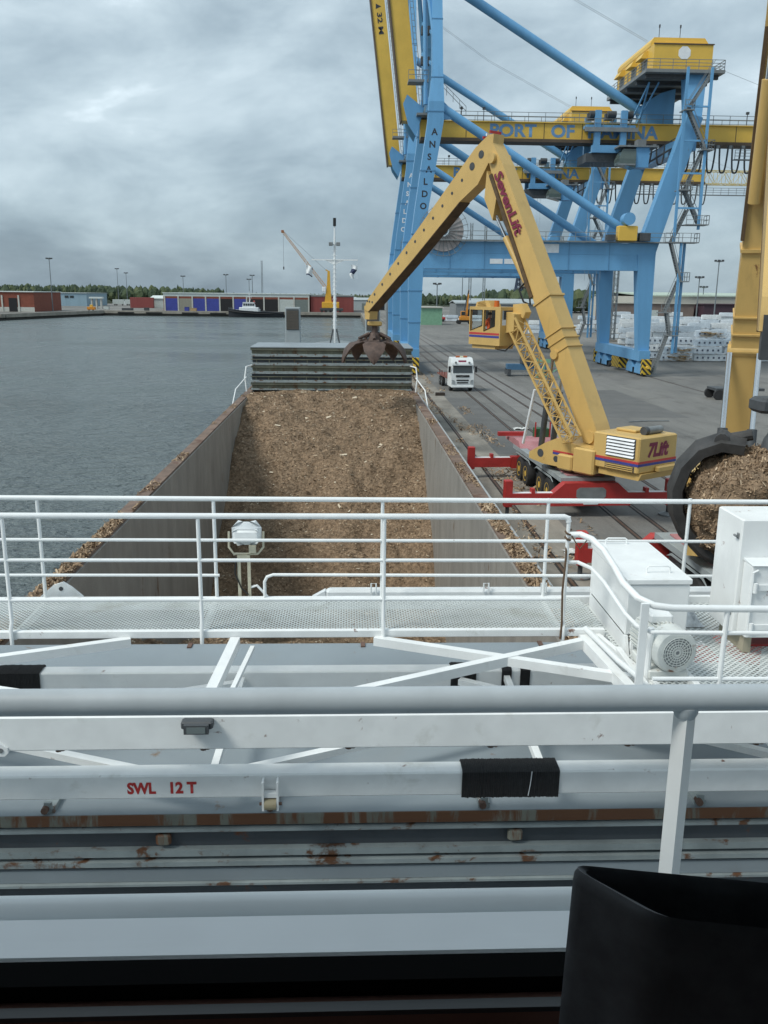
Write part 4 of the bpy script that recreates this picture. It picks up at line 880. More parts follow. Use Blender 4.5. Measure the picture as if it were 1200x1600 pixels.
    # machinery house
    ho = P(MB().rings([[(37.0, y, 36.75), (44.25, y, 36.75), (44.25, y, 39.75), (37.0, y, 39.75)] for y in (116.3, 131.4)]), 'machinery_house', YEL)
    MB().rings([[(36.95, y, 39.754), (44.3, y, 39.754), (44.3, y, 39.9), (43.6, y, 40.75), (37.3, y, 40.75), (36.95, y, 40.2)] for y in (117.6, 131.5)]).build('roof', YEL, ho)
    MB().box(36.9, 44.35, 116.2, 116.299, 39.66, 39.8).build('roof_edge', YUND, ho)
    oc = [(40.75 + .8 * math.cos(math.pi / 8 + k * math.pi / 4), 116.28, 38.75 + .8 * math.sin(math.pi / 8 + k * math.pi / 4)) for k in range(8)]
    MB().prism(oc, (0, .015, 0)).build('white_octagon', LWHT, ho)
    for y in (118.6, 122.8, 128.0):
        MB().prism([(36.995, y, 39.5), (36.995, y, 38.6), (36.1, y, 38.6), (36.5, y, 39.3)], (0, 2.2, 0)).build('vent_hood', YEL, ho)
        MB().box(36.95, 36.99, y + .1, y + 2.0, 37.4, 38.5).build('louvre_panel', GREYST, ho)
    for y in (120.9, 126): MB().box(36.95, 36.995, y, y + .9, 36.8, 38.6).build('door', mat('door_ochre', (0.5, 0.32, 0.06), 0.5), ho)
    for x, y in ((38.0, 118), (40.6, 118)): MB().tube((x, y, 40.75), (x, y, 42.1), .04, 5).cbox((x, y, 42.1), (.15, .15, .35)).build('antenna', DARK, ho)
    P(MB().box(35.9, 45.6, 115.3, 132.3, 36.35, 36.72), 'house_platform', WALK)
    for y in (116.5, 120, 124, 128, 131.5): P(MB().box(36.2, 45.2, y - .2, y + .2, 35.85, 36.345), 'platform_beam', DARK)
    P(railing(MB(), [(35.95, 132.2, 36.72), (35.95, 115.35, 36.72), (45.5, 115.35, 36.72), (45.5, 132.2, 36.72)], 1.1, 1.5, .03, 2), 'platform_railing', WALK)
    for x, y, dx in ((37.4, 118.5, -.6), (37.4, 118.5, .6), (38.6, 118.5, -.9), (38.0, 128, 0)): P(MB().beam((x, y, 35.9), (x + dx, 123.5, 31.9), .16, .16), 'platform_strut')
    # trolley round the girder and the driver's cab under it
    tr_ = P(MB().box(30.5, 36.9, 121.3, 126.7, 31.0, 31.35).box(31.6, 32.4, 121.2, 121.75, 28.1, 33.1).box(35.0, 35.8, 121.2, 121.75, 28.1, 33.1).box(31.6, 32.4, 126.2, 126.8, 28.1, 33.1).box(35.0, 35.8, 126.2, 126.8, 28.1, 33.1).box(31.4, 36.0, 121.2, 121.8, 28.2, 28.9).box(31.4, 36.0, 121.2, 126.8, 28.0, 28.19), 'trolley', BLUE)
    MB().box(30.3, 37.2, 120.9, 121.28, 30.5, 31.0).build('trolley_walkway', WALK, tr_)
    for x in (31.0, 33.3, 35.5):
        MB().tube((x, 121.8, 32.7), (x + 1.1, 121.8, 32.7), .42, 12).cbox((x + .5, 122.6, 32.5), (1.2, .8, .8)).build('winch_drive', DARK, tr_, smooth=True)
    MB().box(30.8, 36.4, 121.7, 126.3, 26.9, 27.99).build('sheave_frame', DARK, tr_)
    railing(MB(), [(30.3, 120.95, 31.0), (37.2, 120.95, 31.0)], 1.0, 1.2, .03, 1).build('trolley_railing', WALK, tr_)
    ca = P(MB().box(36.6, 38.3, 119.2, 121.2, 26.0, 28.4), 'driver_cab', BLUE)
    MB().rings([[(34.5, 119.0, 26.4), (36.59, 119.0, 25.9), (36.59, 121.3, 25.9), (34.5, 121.3, 26.4)], [(34.4, 119.0, 27.0), (36.59, 119.0, 27.0), (36.59, 121.3, 27.0), (34.4, 121.3, 27.0)], [(34.9, 119.2, 28.2), (36.59, 119.2, 28.2), (36.59, 121.2, 28.2), (34.9, 121.2, 28.2)]]).build('cab_window', mat('cab_green_glass', (0.10, 0.13, 0.12), 0.15), ca)
    MB().box(34.3, 39.4, 118.9, 121.4, 28.41, 28.6).box(34.3, 36.5, 118.85, 118.98, 26.2, 26.4).build('cab_roof', GREYST, ca)
    MB().box(36.8, 37.9, 119.5, 120.9, 28.62, 29.4).build('electric_box', WALK, ca)
    P(MB().beam((38.4, 120.2, 26.6), (42.0, 120.2, 28.8), 1.1, .2).beam((38.4, 119.6, 27.6), (42.0, 119.6, 29.8), .06, .06).beam((38.4, 120.8, 27.6), (42.0, 120.8, 29.8), .06, .06), 'cab_gangway', DARK)
    for dx in (0, .5, 1.6, 2.1): P(MB().tube((31.6 + dx, 122.5, 27.2), (31.8 + dx, 122.5, 12), .02, 4), 'hoist_rope', WIRE)
    # cable reel
    rc = Vector((11.7, 113.9, 17.6))
    RE = mat('reel_grey_pink', (0.36, 0.32, 0.31), 0.6, var=.15)
    re = P(MB().lathe(rc, (0, 1, 0), [(0, .7), (0, 2.45), (.25, 2.5), (.25, .7)], 40, cap=False), 'cable_reel', RE, smooth=True)
    sp_ = MB()
    for k in range(24):
        a = k * math.pi / 12; d = Vector((math.cos(a), 0, math.sin(a))); sp_.beam(rc + d * .6 - Vector((0, .05, 0)), rc + d * 3.1 - Vector((0, .05, 0)), .07, .07)
    sp_.build('reel_spoke', GREYST, re, kind='stuff'); MB().tube(rc + Vector((0, -.3, 0)), rc + Vector((0, .8, 0)), .5, 14).build('reel_hub', DARK, re, smooth=True)
    MB().path([rc + Vector((3.0 * math.cos(a * math.pi / 20), -.05, 3.0 * math.sin(a * math.pi / 20))) for a in range(41)], .03, 5).build('reel_rim', WALK, re, smooth=True)
    # stair tower, landside
    fl = [((38.9, 113.2, .3), (40.4, 113.2, 5.2)), ((40.4, 112.4, 5.2), (39.8, 112.4, 8.0)), ((39.8, 113.2, 8.0), (41.2, 113.2, 11.8)), ((41.2, 112.4, 11.8), (39.6, 112.4, 16.5)), ((39.9, 113.2, 16.5), (41.6, 113.2, 20.4)), ((43.2, 113.2, 18.6), (41.0, 113.2, 22.6)), ((41.0, 113.2, 22.6), (42.9, 113.2, 27.2)), ((42.9, 112.6, 27.2), (40.5, 112.6, 31.6)), ((40.5, 113.2, 31.6), (43.4, 113.2, 36.3))]
    for a, q in fl:
        st = MB(); A, Q = Vector(a), Vector(q); n = max(4, int(abs(q[2] - a[2]) / .3))
        for yy in (-.38, .38): st.beam(A + Vector((0, yy, 0)), Q + Vector((0, yy, 0)), .05, .28); st.beam(A + Vector((0, yy, 1.0)), Q + Vector((0, yy, 1.0)), .05, .05)
        for k in range(n): p = A.lerp(Q, (k + .5) / n); st.cbox(p, (.26, .74, .04))
        P(st, 'stair_flight', WALK)
    for x0, x1, z in ((40.2, 41.4, 5.15), (39.0, 40.3, 7.95), (41.0, 42.2, 11.75), (38.8, 43.0, 16.4), (41.2, 44.0, 18.5), (40.0, 41.6, 22.5), (42.4, 43.8, 27.1), (39.8, 41.0, 31.5)):
        P(MB().box(x0, x1, 111.9, 113.7, z, z + .12), 'stair_landing', WALK); P(railing(MB(), [(x0, 111.95, z + .1), (x1, 111.95, z + .1), (x1, 113.65, z + .1)], 1.05, 1.0, .03, 1), 'landing_railing', WALK)
    for x, y, z0, z1 in ((40.9, 112.2, 3.0, 16.4), (41.8, 113.5, 3.0, 16.4), (40.0, 112.4, 16.5, 36.3), (42.9, 112.4, 18, 36.3)): P(MB().beam((x, y, z0), (x, y, z1), .28, .28), 'stair_post', BLUE)
    for z in (20.5, 24.5, 28.2, 32.0): P(MB().beam((40.0, 112.4, z), (42.9, 112.4, z), .2, .2), 'stair_tie', BLUE)
    # gear on the landside end of the portal
    P(MB().chbox(33.2, 35.6, 112.9, 114.1, 16.6, 18.4, .08), 'winch_housing', YEL); P(MB().tube((34.4, 112.7, 19.2), (34.4, 114.2, 19.2), .75, 16), 'winch_drum', BLUE, smooth=True)
    P(MB().cbox((36.6, 113.4, 17.1), (1.3, 1.0, .9)).cbox((32.4, 113.4, 17.0), (1.0, 1.0, .7)), 'winch_motor', DARK)
    return c
c1 = sts()
# far crane: same build 41 m further along the quay
c2 = copy_tree(c1); c2.location.y += 41; tag(c2, 'farther blue and yellow container gantry crane, half hidden behind the nearer one', 'crane', 'ship to shore gantry cranes on the quay')
wme = {}
for o in list(c2.children):
    if o.name.startswith('waterside_leg'):
        for q in o.children:
            if q.name.startswith('maker_letter'):
                me = q.data.copy(); me.materials.clear(); me.materials.append(LWHT); q.data = me
    if o.name.startswith('boom') and o.data.materials[0] == YEL and len(o.children) > 5:
        for s_, z, h_ in (('v', 56.6, .8), ('32 M', 53.2, 3.2)):
            if s_ == 'v':
                zz_ = z; xx = 7.95 - (zz_ - 31.8) * .122
                MB().prism([(xx - .45, 163.825, zz_ + .4), (xx - .45, 163.825, zz_ - .4), (xx + .45, 163.825, zz_)], (0, .02, 0)).build('height_mark', LBLK, o)
            else:
                xx = 7.95 - (55.6 - 31.8) * .122
                text('32 M', 'height_mark', LBLK, o, (xx - .4, 163.82, 55.6), (.12, 0, -1), (1, 0, .12), width=3.3, height=.85, bold=.03)

# ============================================================ yellow mobile material handlers
PINK = mat('faded_red_deck', (0.45, 0.2, 0.21), 0.6, var=.25, scale=.8, dirt=.4, dcol=(.3, .31, .32))
GDECK = mat('grey_carrier_deck', (0.30, 0.335, 0.345), 0.6, var=.2, scale=.8, dirt=.3, dcol=(.18, .18, .17))
SDIRT = mat('boom_worn_edge', (0.10, 0.062, 0.03), 0.7, var=.4, scale=2)
def wheel(parent, x, y, z, r, w_, T, rim=YEL):
    o = MB(T).lathe((x - w_ / 2, y, z), (1, 0, 0), [(0, r * .62), (0, r * .93), (w_ * .15, r), (w_ * .85, r), (w_, r * .93), (w_, r * .62)], 22).build('wheel', RUBBER, parent, smooth=True)
    MB(T).lathe((x - w_ / 2 - .01, y, z), (1, 0, 0), [(0, .1), (0.02, r * .36), (.05, r * .4), (-.0, r * .6), (w_ * .5, r * .6)], 18).build('rim', rim, o, smooth=True)
def handler(name_label, base, yaw, c, d, boom, stick, grab, side_cab, label_group, lattice_cab=True, claws='open', bw=1.0):
    """base: carrier origin, yaw: carrier heading; c: slew centre; d: unit boom direction (xy); boom, stick: (u,z) points"""
    h = thing('material_handler', name_label, 'crane', (c[0], c[1], 0), label_group)
    T = rotz(yaw, base)
    K = lambda mb, n, m, parent=None, **k: mb.build(n, m, parent or h, **k)
    # carrier: local x across, y forward (away from us)
    K(MB(T).prism([(-1.3, -1.0, 1.55), (1.3, -1.0, 1.55), (1.3, 8.6, 1.55), (.9, 10.2, 1.55), (-.9, 10.2, 1.55), (-1.3, 8.6, 1.55)], (0, 0, .22)), 'carrier_deck', GDECK)
    K(MB(T).box(-.75, .75, -.9, 9.8, .75, 1.545), 'chassis', DARK)
    K(MB(T).box(-.9, .9, -.6, 6.8, 1.775, 1.83), 'deck_plate', PINK)
    K(MB(T).prism([(-1.28, 7.0, 1.775), (-1.28, 10.6, 1.775), (-1.28, 10.6, 1.9), (-1.28, 8.4, 2.15), (-1.28, 7.4, 2.1)], (2.56, 0, 0)), 'front_hood', PINK)
    K(MB(T).box(.1, .9, 9.0, 9.7, 1.95, 2.55), 'tool_crate', mat('crate_dark_green', (.03, .1, .04), .6))
    for x in (.05, .9): K(MB(T).beam((x, 8.95, 1.9), (x, 8.95, 2.95), .07, .07), 'stake', RED)
    K(MB(T).beam((-1.9, 9.9, 2.15), (-.3, 9.9, 2.15), .35, .22), 'front_bumper', RED)
    for y in (1.3, 2.75, 5.6, 7.0):
        for x in (-1.08, 1.08): wheel(h, x, y, .66, .66, .44, T)
    for y in (2.0, 6.3):
        for s in (-1, 1): K(MB(T).prism([(s * 1.31 - .02, y - 1.7, 1.30), (s * 1.31 - .02, y - 1.3, 1.50), (s * 1.31 - .02, y + 1.3, 1.50), (s * 1.31 - .02, y + 1.7, 1.30), (s * 1.31 - .02, y + 1.3, 1.42), (s * 1.31 - .02, y - 1.3, 1.42)], (.04, 0, 0)), 'mudguard', GDECK)
    K(MB(T).rings([[(-1.9, -1.55, .55), (1.9, -1.55, .55), (1.9, -1.55, 1.05), (1.25, -1.55, 1.62), (-1.25, -1.55, 1.62), (-1.9, -1.55, 1.05)], [(-1.9, -1.02, .55), (1.9, -1.02, .55), (1.9, -1.02, 1.05), (1.25, -1.02, 1.62), (-1.25, -1.02, 1.62), (-1.9, -1.02, 1.05)]]), 'rear_outrigger_box', RED)
    K(MB(T).prism([(-.72 + (.0 if k in (0, 1) else 0), -1.565, 0) and (x_, -1.565, z_) for k, (x_, z_) in enumerate(((-.7, .98), (-.55, .86), (.55, .86), (.7, .98), (.7, 1.3), (.55, 1.42), (-.55, 1.42), (-.7, 1.3)))], (0, .012, 0)), 'tail_recess', GREYST)
    K(MB(T).chbox(-.35, .35, -1.62, -1.56, .62, .74, .02), 'number_plate', LWHT)
    K(MB(T).box(-1.6, 1.6, 7.55, 8.05, .55, 1.2), 'front_outrigger_box', RED)
    for y in (-1.28, 7.8):
        for s in (-1, 1):
            xo = s * 3.85
            K(MB(T).box(min(s * 1.62, xo), max(s * 1.62, xo), y - .2, y + .2, .62, 1.14), 'outrigger_beam', RED)
            K(MB(T).box(min(s * 1.6, xo) + .05, max(s * 1.6, xo) - .05, y - .14, y + .14, 1.141, 1.16), 'beam_top_strip', LWHT)
            K(MB(T).cbox((s * 2.7, y, 1.25), (.16, .36, .2)), 'beam_lug', RED)
            j = K(MB(T).chbox(xo - .19, xo + .19, y - .19, y + .19, .5, 1.75, .03), 'outrigger_jack', RED)
            MB(T).tube((xo, y, .1), (xo, y, .5), .09, 10).build('jack_rod', DARK, j, smooth=True)
            MB(T).lathe((xo, y, .012), (0, 0, 1), [(0, .42), (.06, .42), (.1, .2), (.14, .12)], 16).build('foot_pad', GREYST, j, smooth=True)
    K(MB(T).tube((0, (Vector(c[:2]).xy - Vector(base[:2]).xy).length if False else 1.9, 1.8), (0, 1.9, 2.05), 1.05, 28), 'slew_ring', DARK, smooth=True)
    # superstructure: u along boom direction, v to the right, z up
    dv = Vector((d[1], -d[0], 0)); S = axes((c[0], c[1], 0), (d[0], d[1], 0), dv)
    K(MB(S).prism([(-2.2, -1.2, 2.05), (1.0, -1.2, 2.05), (1.95, -1.2, 2.2), (1.95, -1.2, 2.5), (0.9, -1.2, 3.1), (0.2, -1.2, 3.4), (-2.2, -1.2, 3.1)], (0, 2.4, 0)), 'slew_frame', SYEL)
    for u, z, r_ in ((1.2, 2.55, .2), (.2, 2.4, .15), (-.6, 2.5, .18)): K(MB(S).lathe((u, -1.21, z), (0, 1, 0), [(0, r_), (.01, r_), (.01, r_ * .75), (.012, r_ * .7)], 16), 'bearing_boss', DARK)
    K(MB(S).chbox(-2.3, -1.05, -1.5, -1.21, 2.0, 3.2, .08), 'side_tank', SYEL); K(MB(S).chbox(-1.02, -.1, -1.5, -1.21, 2.0, 2.75, .08), 'side_tank', SYEL)
    cw = K(MB(S).chbox(-4.65, -2.1, -1.35, 1.35, 2.45, 4.05, .06), 'counterweight_housing', SYEL)
    MB(S).prism([(-4.6, -1.2, 2.15), (-2.4, -1.2, 2.15), (-2.4, -1.2, 2.445), (-4.75, -1.2, 2.445)], (0, 2.4, 0)).build('counterweight_base', SYEL, cw)
    MB(S).chbox(-4.9, -4.66, -.2, 1.1, 2.45, 2.72, .05).build('rear_step', SYEL, cw)
    for k in range(6): MB(S).prism([(-4.4, -1.42, 3.12 + k * .145), (-2.9, -1.42, 3.12 + k * .145), (-2.9, -1.351, 3.2 + k * .145), (-4.4, -1.351, 3.2 + k * .145)], (0, .004, .02)).build('vent_slat', LWHT, cw)
    MB(S).box(-4.45, -2.85, -1.356, -1.351, 3.08, 3.98).build('vent_recess', DARK, cw)
    for k in range(3): MB(S).box(-4.4, -2.9, -1.40, -1.36, 2.52 + k * .085, 2.56 + k * .085).build('vent_slat', SYEL, cw)
    MB(S).box(-4.45, -2.85, -1.357, -1.352, 2.49, 2.76).build('vent_recess', DARK, cw)
    for z0, z1, m in ((2.90, 3.0, STRR), (2.78, 2.89, STRB)):
        MB(S).box(-4.656, -2.15, -1.365, -1.3515, z0, z1).build('stripe', m, cw); MB(S).box(-4.658, -4.6515, -1.36, 1.35, z0, z1).build('stripe', m, cw)
    o_ = S(Vector((-4.662, -.75, 3.12))); text('7Lift', 'maker_lettering', LMAR, cw, o_, dv, (0, 0, 1), width=1.5, height=.68, bold=.05, shear=.2)
    MB(S).lathe((-4.1, -.2, 4.22), (0, 1, 0), [(0, .17), (1.0, .17)], 14).build('exhaust_silencer', GREYST, cw, smooth=True)
    MB(S).lathe((-4.1, -.42, 4.22), (0, 1, 0), [(0, .19), (.22, .19)], 12).build('exhaust_end', DARK, cw, smooth=True)
    MB(S).chbox(-3.6, -2.5, -.3, .8, 4.06, 4.18, .03).build('hatch', SYEL, cw)
    for z0, z1, m in ((2.98, 3.06, STRR), (2.87, 2.97, STRB)): K(MB(S).box(-.9, .4, -1.215, -1.2015, z0 - .25, z1 - .25), 'stripe', m)
    # boom and stick: closed box members in the boom plane
    def member(pts, w_, name, m, hs, ww=None):
        mb = MB(S); rs = []
        n = len(pts)
        for i, (u, z) in enumerate(pts):
            a = pts[max(i - 1, 0)]; q = pts[min(i + 1, n - 1)]; dd = Vector((q[0] - a[0], q[1] - a[1])).normalized(); nn = Vector((-dd.y, dd.x))
            wv_ = w_ if ww is None else ww[i]; hh = hs[i]
            rs.append([(u + nn.x * hh / 2, -wv_ / 2, z + nn.y * hh / 2), (u - nn.x * hh / 2, -wv_ / 2, z - nn.y * hh / 2), (u - nn.x * hh / 2, wv_ / 2, z - nn.y * hh / 2), (u + nn.x * hh / 2, wv_ / 2, z + nn.y * hh / 2)])
        mb.rings(rs); return K(mb, name, m)
    (u0, z0), (u1, z1) = boom[0], boom[-1]; L_ = math.hypot(u1 - u0, z1 - z0); bu = Vector((u1 - u0, z1 - z0)) / L_; bn = Vector((-bu.y, bu.x))
    at_ = lambda t_, e=0: (u0 + bu.x * L_ * t_ + bn.x * e, z0 + bu.y * L_ * t_ + bn.y * e)
    bo = member([at_(-.02), at_(.05), at_(.45), at_(.93), at_(1.02)], .95, 'boom', SYEL, [.85, 1.0, 1.05, .85, .5], [.95 * bw, 1.0 * bw, .95 * bw, .82 * bw, .76 * bw])
    sgn = -1
    for t_, w_ in ((.47, .10), (.30, .05), (.33, .05), (.36, .05)):
        mb = MB(S); q = at_(t_); q2 = at_(t_ + w_ / L_)
        hh = .59
        mb.rings([[(p_[0] + bn.x * hh, -.53 * bw, p_[1] + bn.y * hh), (p_[0] - bn.x * hh, -.53 * bw, p_[1] - bn.y * hh), (p_[0] - bn.x * hh, .53 * bw, p_[1] - bn.y * hh), (p_[0] + bn.x * hh, .53 * bw, p_[1] + bn.y * hh)] for p_ in (q, q2)])
        mb.build('boom_band', SYEL, bo)
    dk0 = claws == 'closed'
    wear = (-.505 * bw, .505 * bw)
    for v in wear:
        mb = MB(S); p0, p1 = at_(.50 if not dk0 else .49, -.54), at_(.93, -.46)
        mb.beam((p0[0], v, p0[1]), (p1[0], v * .9, p1[1]), .10, .20); mb.build('wear_strip', SDIRT, bo)
    o1 = at_(.93, .12); xdir = S(Vector((-bu.x, 0, -bu.y))) - S(Vector((0, 0, 0))); ydir = S(Vector((bn.x, 0, bn.y))) - S(Vector((0, 0, 0)))
    o1 = at_(.92, -.28)
    text('SevenLift', 'maker_lettering', LMAR, bo, S(Vector((o1[0], -.485 * bw, o1[1]))), xdir, -ydir if ydir.z < 0 else ydir, width=3.5, height=.58, bold=.03, shear=.15)
    K(MB(S).prism([(at_(.95, -.6)[0], -.46, at_(.95, -.6)[1]), (at_(.86, -.5)[0], -.46, at_(.86, -.5)[1]), (at_(.80, -1.3)[0], -.46, at_(.80, -1.3)[1]), (at_(.88, -1.35)[0], -.46, at_(.88, -1.35)[1])], (0, .92, 0)), 'knuckle_link', SYEL)
    for v in (-.35, .35):
        a = at_(.16, .0); q = (0.9 if d[1] > 0 else 0.9, 3.0)
        lo = at_(.30, -.55)
        cyl = K(MB(S).tube((1.9, v * 1.2, 2.7), (1.9 + (lo[0] - 1.9) * .6, v * 1.2, 2.7 + (lo[1] - 2.7) * .6), .15, 12), 'lift_cylinder', DARK, smooth=True)
        MB(S).tube((1.9 + (lo[0] - 1.9) * .58, v * 1.2, 2.7 + (lo[1] - 2.7) * .58), (lo[0], v * 1.2, lo[1]), .085, 10).build('piston_rod', CHROME, cyl, smooth=True)
    (su, sz), (tu, tz) = stick
    sl_ = math.hypot(tu - su, tz - sz); sv = Vector((tu - su, tz - sz)) / sl_; sn = Vector((-sv.y, sv.x))
    if sn.y < 0: sn = -sn
    q_ = lambda t_, e=0: (su + sv.x * sl_ * t_ + sn.x * e, sz + sv.y * sl_ * t_ + sn.y * e)
    stp = [q_(-.075, .32), q_(-.05, .55), q_(.03, .72), q_(.98, .30), q_(1.02, .05), q_(1.0, -.30), q_(.62, -.52), q_(.22, -.62), q_(.10, -.85), q_(-.02, -.45)]
    st = K(MB(S).prism([(u, -.36, z) for u, z in stp], (0, .72, 0)), 'stick', SYEL)
    under = [q_(1.0, -.302), q_(.62, -.522), q_(.22, -.622), q_(.22, -.66), q_(.62, -.56), q_(1.0, -.34)]
    MB(S).prism([(u, -.37, z) for u, z in under], (0, .74, 0)).build('stick_wear_plate', SDIRT, st)
    for k, t_ in enumerate([.02, .085] + [.16 + .075 * i for i in range(11)]):
        r_ = .20 if k < 2 else .085; p_ = q_(t_, .15 if k < 2 else .12)
        MB(S).lathe((p_[0], -.372, p_[1]), (0, 1, 0), [(0, r_), (.008, r_)], 14).build('pin_hole', DARK, st)
    for e in (-.1, .1, .25): p_ = q_(.955 + e * .08, e); MB(S).lathe((p_[0], -.372, p_[1]), (0, 1, 0), [(0, .07), (.008, .07)], 10).build('pin_hole', DARK, st)
    for i in range(3):
        p_ = q_(-.06 + .02 * i, .55 + .06 * i)
        MB(S).box(p_[0] - .06, p_[0] + .02, -.38, .38, p_[1] + .0, p_[1] + .12).build('warning_mark', LRED if i % 2 == 0 else LWHT, st)
    ca_ = at_(.55, -.75); cb_ = at_(.84, -1.25)
    for v in (-.22, .22):
        cy = K(MB(S).tube((ca_[0], v, ca_[1]), (ca_[0] + (cb_[0] - ca_[0]) * .62, v, ca_[1] + (cb_[1] - ca_[1]) * .62), .17, 12), 'stick_cylinder', SYEL, smooth=True)
        MB(S).tube((ca_[0] + (cb_[0] - ca_[0]) * .6, v, ca_[1] + (cb_[1] - ca_[1]) * .6), (cb_[0], v, cb_[1]), .08, 10).build('piston_rod', CHROME, cy, smooth=True)
    MB(S).path([(ca_[0] - .1, -.3, ca_[1] + .3), (ca_[0] + .3, -.5, ca_[1] - .2), (ca_[0] - .1, -.55, ca_[1] - .8), (ca_[0] - .5, -.5, ca_[1] - .9), (ca_[0] - .4, -.5, ca_[1] - .3)], .05, 6).build('hydraulic_hose', BLACK, bo, smooth=True)
    for t_, e, r_ in ((.02, 0, .3), (.30, -.35, .22), (.97, 0, .26)):
        p_ = at_(t_, e); MB(S).tube((p_[0], -.60 * bw, p_[1]), (p_[0], .60 * bw, p_[1]), r_, 16).build('pivot_pin', SYEL, bo, smooth=True)
    # swivel, grab
    g_ = Vector(grab[0]); gz = g_.z; dk = claws == 'closed'
    MB(S).prism([(tu - .32, -.3, tz + .1), (tu + .32, -.3, tz + .1), (tu + .22, -.3, tz - .7), (tu - .22, -.3, tz - .7)], (0, .6, 0)).build('swivel_link', SYEL if not dk else DARK, st)
    G = axes(tuple(g_), (1, 0, 0), (0, 1, 0))
    gm_ = mat('grab_worn_rust', (.095, .062, .05), .7, var=.4, scale=2.5, bump=.5, bscale=12, dirt=.5, dcol=(.05, .042, .04), dscale=1.5) if not dk else mat('grab_dark_steel', (0.045, 0.043, 0.042), 0.6, var=.4, scale=3, bump=.4, bscale=10, rust=.12, rscale=3)
    gr = K(MB(G).lathe((0, 0, 0), (0, 0, 1), [(a, r_ * (.62 if dk else 1)) for a, r_ in ((-1.0, .28), (-.9, .5), (-.55, .55), (-.3, .42), (0, .3), (.1, .2), (.55, .17))], 16), 'grab_head', gm_ if not dk else DARK, smooth=True)
    MB(G).chbox(-.45, .45, -.3, .3, .5, .78, .06).build('rotator', SYEL if not dk else DARK, gr)
    ncl = 5 if not dk else 3; k_ = grab[1]
    for i in range(ncl):
        a = grab[2] + i * 2 * math.pi / ncl; e1 = Vector((math.cos(a), math.sin(a), 0)); e2 = Vector((-math.sin(a), math.cos(a), 0)); up = Vector((0, 0, 1))
        if not dk: prof = [(.45, -.55, .30), (.95, -.45, .52), (1.45, -.55, .72), (1.85, -.95, .62), (2.05, -1.4, .32), (2.08, -1.75, .05)]
        else: prof = [(.45, -.12, .34), (.85, -.08, .40), (1.22, -.24, .44), (1.48, -.58, .46), (1.6, -1.02, .47), (1.55, -1.45, .46), (1.34, -1.86, .42), (.98, -2.2, .34), (.5, -2.42, .18), (.1, -2.5, .05)]
        mb = MB(G); rs = []
        for r_, z_, hw in prof:
            r_, z_, hw = r_ * k_, z_ * k_, hw * k_
            inn = .10 * k_ if not dk else .17 * k_
            nrm = Vector((math.copysign(1, 1), 0)) 
            idx = prof.index((r_ / k_, z_ / k_, hw / k_)) if False else len(rs)
            p_a = prof[max(idx - 1, 0)]; p_b = prof[min(idx + 1, len(prof) - 1)]
            tg = Vector((p_b[0] - p_a[0], p_b[1] - p_a[1])).normalized(); no = Vector((tg.y, -tg.x))   # inward normal
            o2 = (e1 * r_ + up * z_); i2 = e1 * (r_ + no.x * inn) + up * (z_ + no.y * inn); ridge = e1 * (r_ - no.x * inn * .9) + up * (z_ - no.y * inn * .9)
            rs.append([o2 - e2 * hw, ridge, o2 + e2 * hw, i2 + e2 * hw * .9, i2 - e2 * hw * .9])
        mb.rings(rs); mb.build('claw', gm_, gr, smooth=True, ang=40)
        cyl = MB(G).tube(e1 * .36 * k_ + up * .05, e1 * prof[2][0] * .72 * k_ + up * (prof[2][1] * .6 + .06) * k_, .10 * k_, 10).build('claw_cylinder', gm_, gr, smooth=True)
        MB(G).tube(e1 * (prof[1][0]) * k_ + up * (prof[1][1] + .02) * k_ - e2 * .3 * k_, e1 * prof[1][0] * k_ + up * (prof[1][1] + .02) * k_ + e2 * .3 * k_, .13 * k_, 10).build('claw_pin', gm_, gr, smooth=True)
    if side_cab:
        va = -1.5
        lat = MB(S); lattice(lat, (-.9, va + .1, 3.5), (3.0, va, 8.75), .62, .62, 13, .042, up=(0, 0, 1)); K(lat, 'cab_arm', SYEL)
        arm = [o for o in h.children if o.name.startswith('cab_arm')][-1]
        MB(S).tube((2.2, -1.4, 2.9), (1.5, va, 5.6), .07, 8).build('arm_cylinder', LWHT, arm, smooth=True)
        MB(S).prism([(2.75, va - .35, 8.3), (3.29, va - .35, 8.2), (3.29, va - .35, 9.2), (2.75, va - .35, 9.1)], (0, .7, 0)).build('arm_head', SYEL, arm)
        K(MB(S).prism([(3.3, va + .1, 9.2), (3.3, va + .1, 9.55), (2.75, va + .1, 9.6), (2.45, va + .1, 9.2), (2.6, va + .1, 8.9)], (0, .4, 0)), 'parallel_link', SYEL)
        x0, x1, y0, y1, zb, zt = 3.3, 5.5, va - .72, va + .72, 7.58, 9.42
        wa, wb, wc, wd = x0 + .38, x0 + 1.13, x0 + 1.27, x1 - .1
        zl, zh = zb + .68, zt - .16
        cabn = K(MB(S).box(x0, x1, y0, y1, zb, zl).box(x0, x1, y0, y1, zh, zt).box(x0, wa, y0, y0 + .12, zl, zh).box(x0, wa - .1, y1 - .12, y1, zl, zh).box(wd, x1, y0, y0 + .1, zl, zh).box(wd, x1, y1 - .1, y1, zl, zh).box(wb, wc, y0, y0 + .1, zl, zh).box(x0, x0 + .06, y0 + .12, y1 - .12, zl, zl + .3), 'operator_cab', SYEL)
        for a, q in ((wa, wb), (wc, wd)):
            MB(S).prism([(a, y0, zl), (q, y0, zl), (a, y0, zl + .26)], (0, .06, 0)).build('sill_corner', SYEL, cabn)
        PG = bpy.data.materials.get('cab_clear_glass')
        if not PG:
            PG = gm.copy(); PG.name = 'cab_clear_glass'
        for a, q in ((wa, wb), (wc, wd)): MB(S).box(a, q, y0 + .03, y0 + .036, zl, zh).build('side_window', PG, cabn)
        MB(S).box(x1 - .03, x1 - .024, y0 + .11, y1 - .11, zl, zh).build('front_window', PG, cabn)
        fr2 = MB(S)
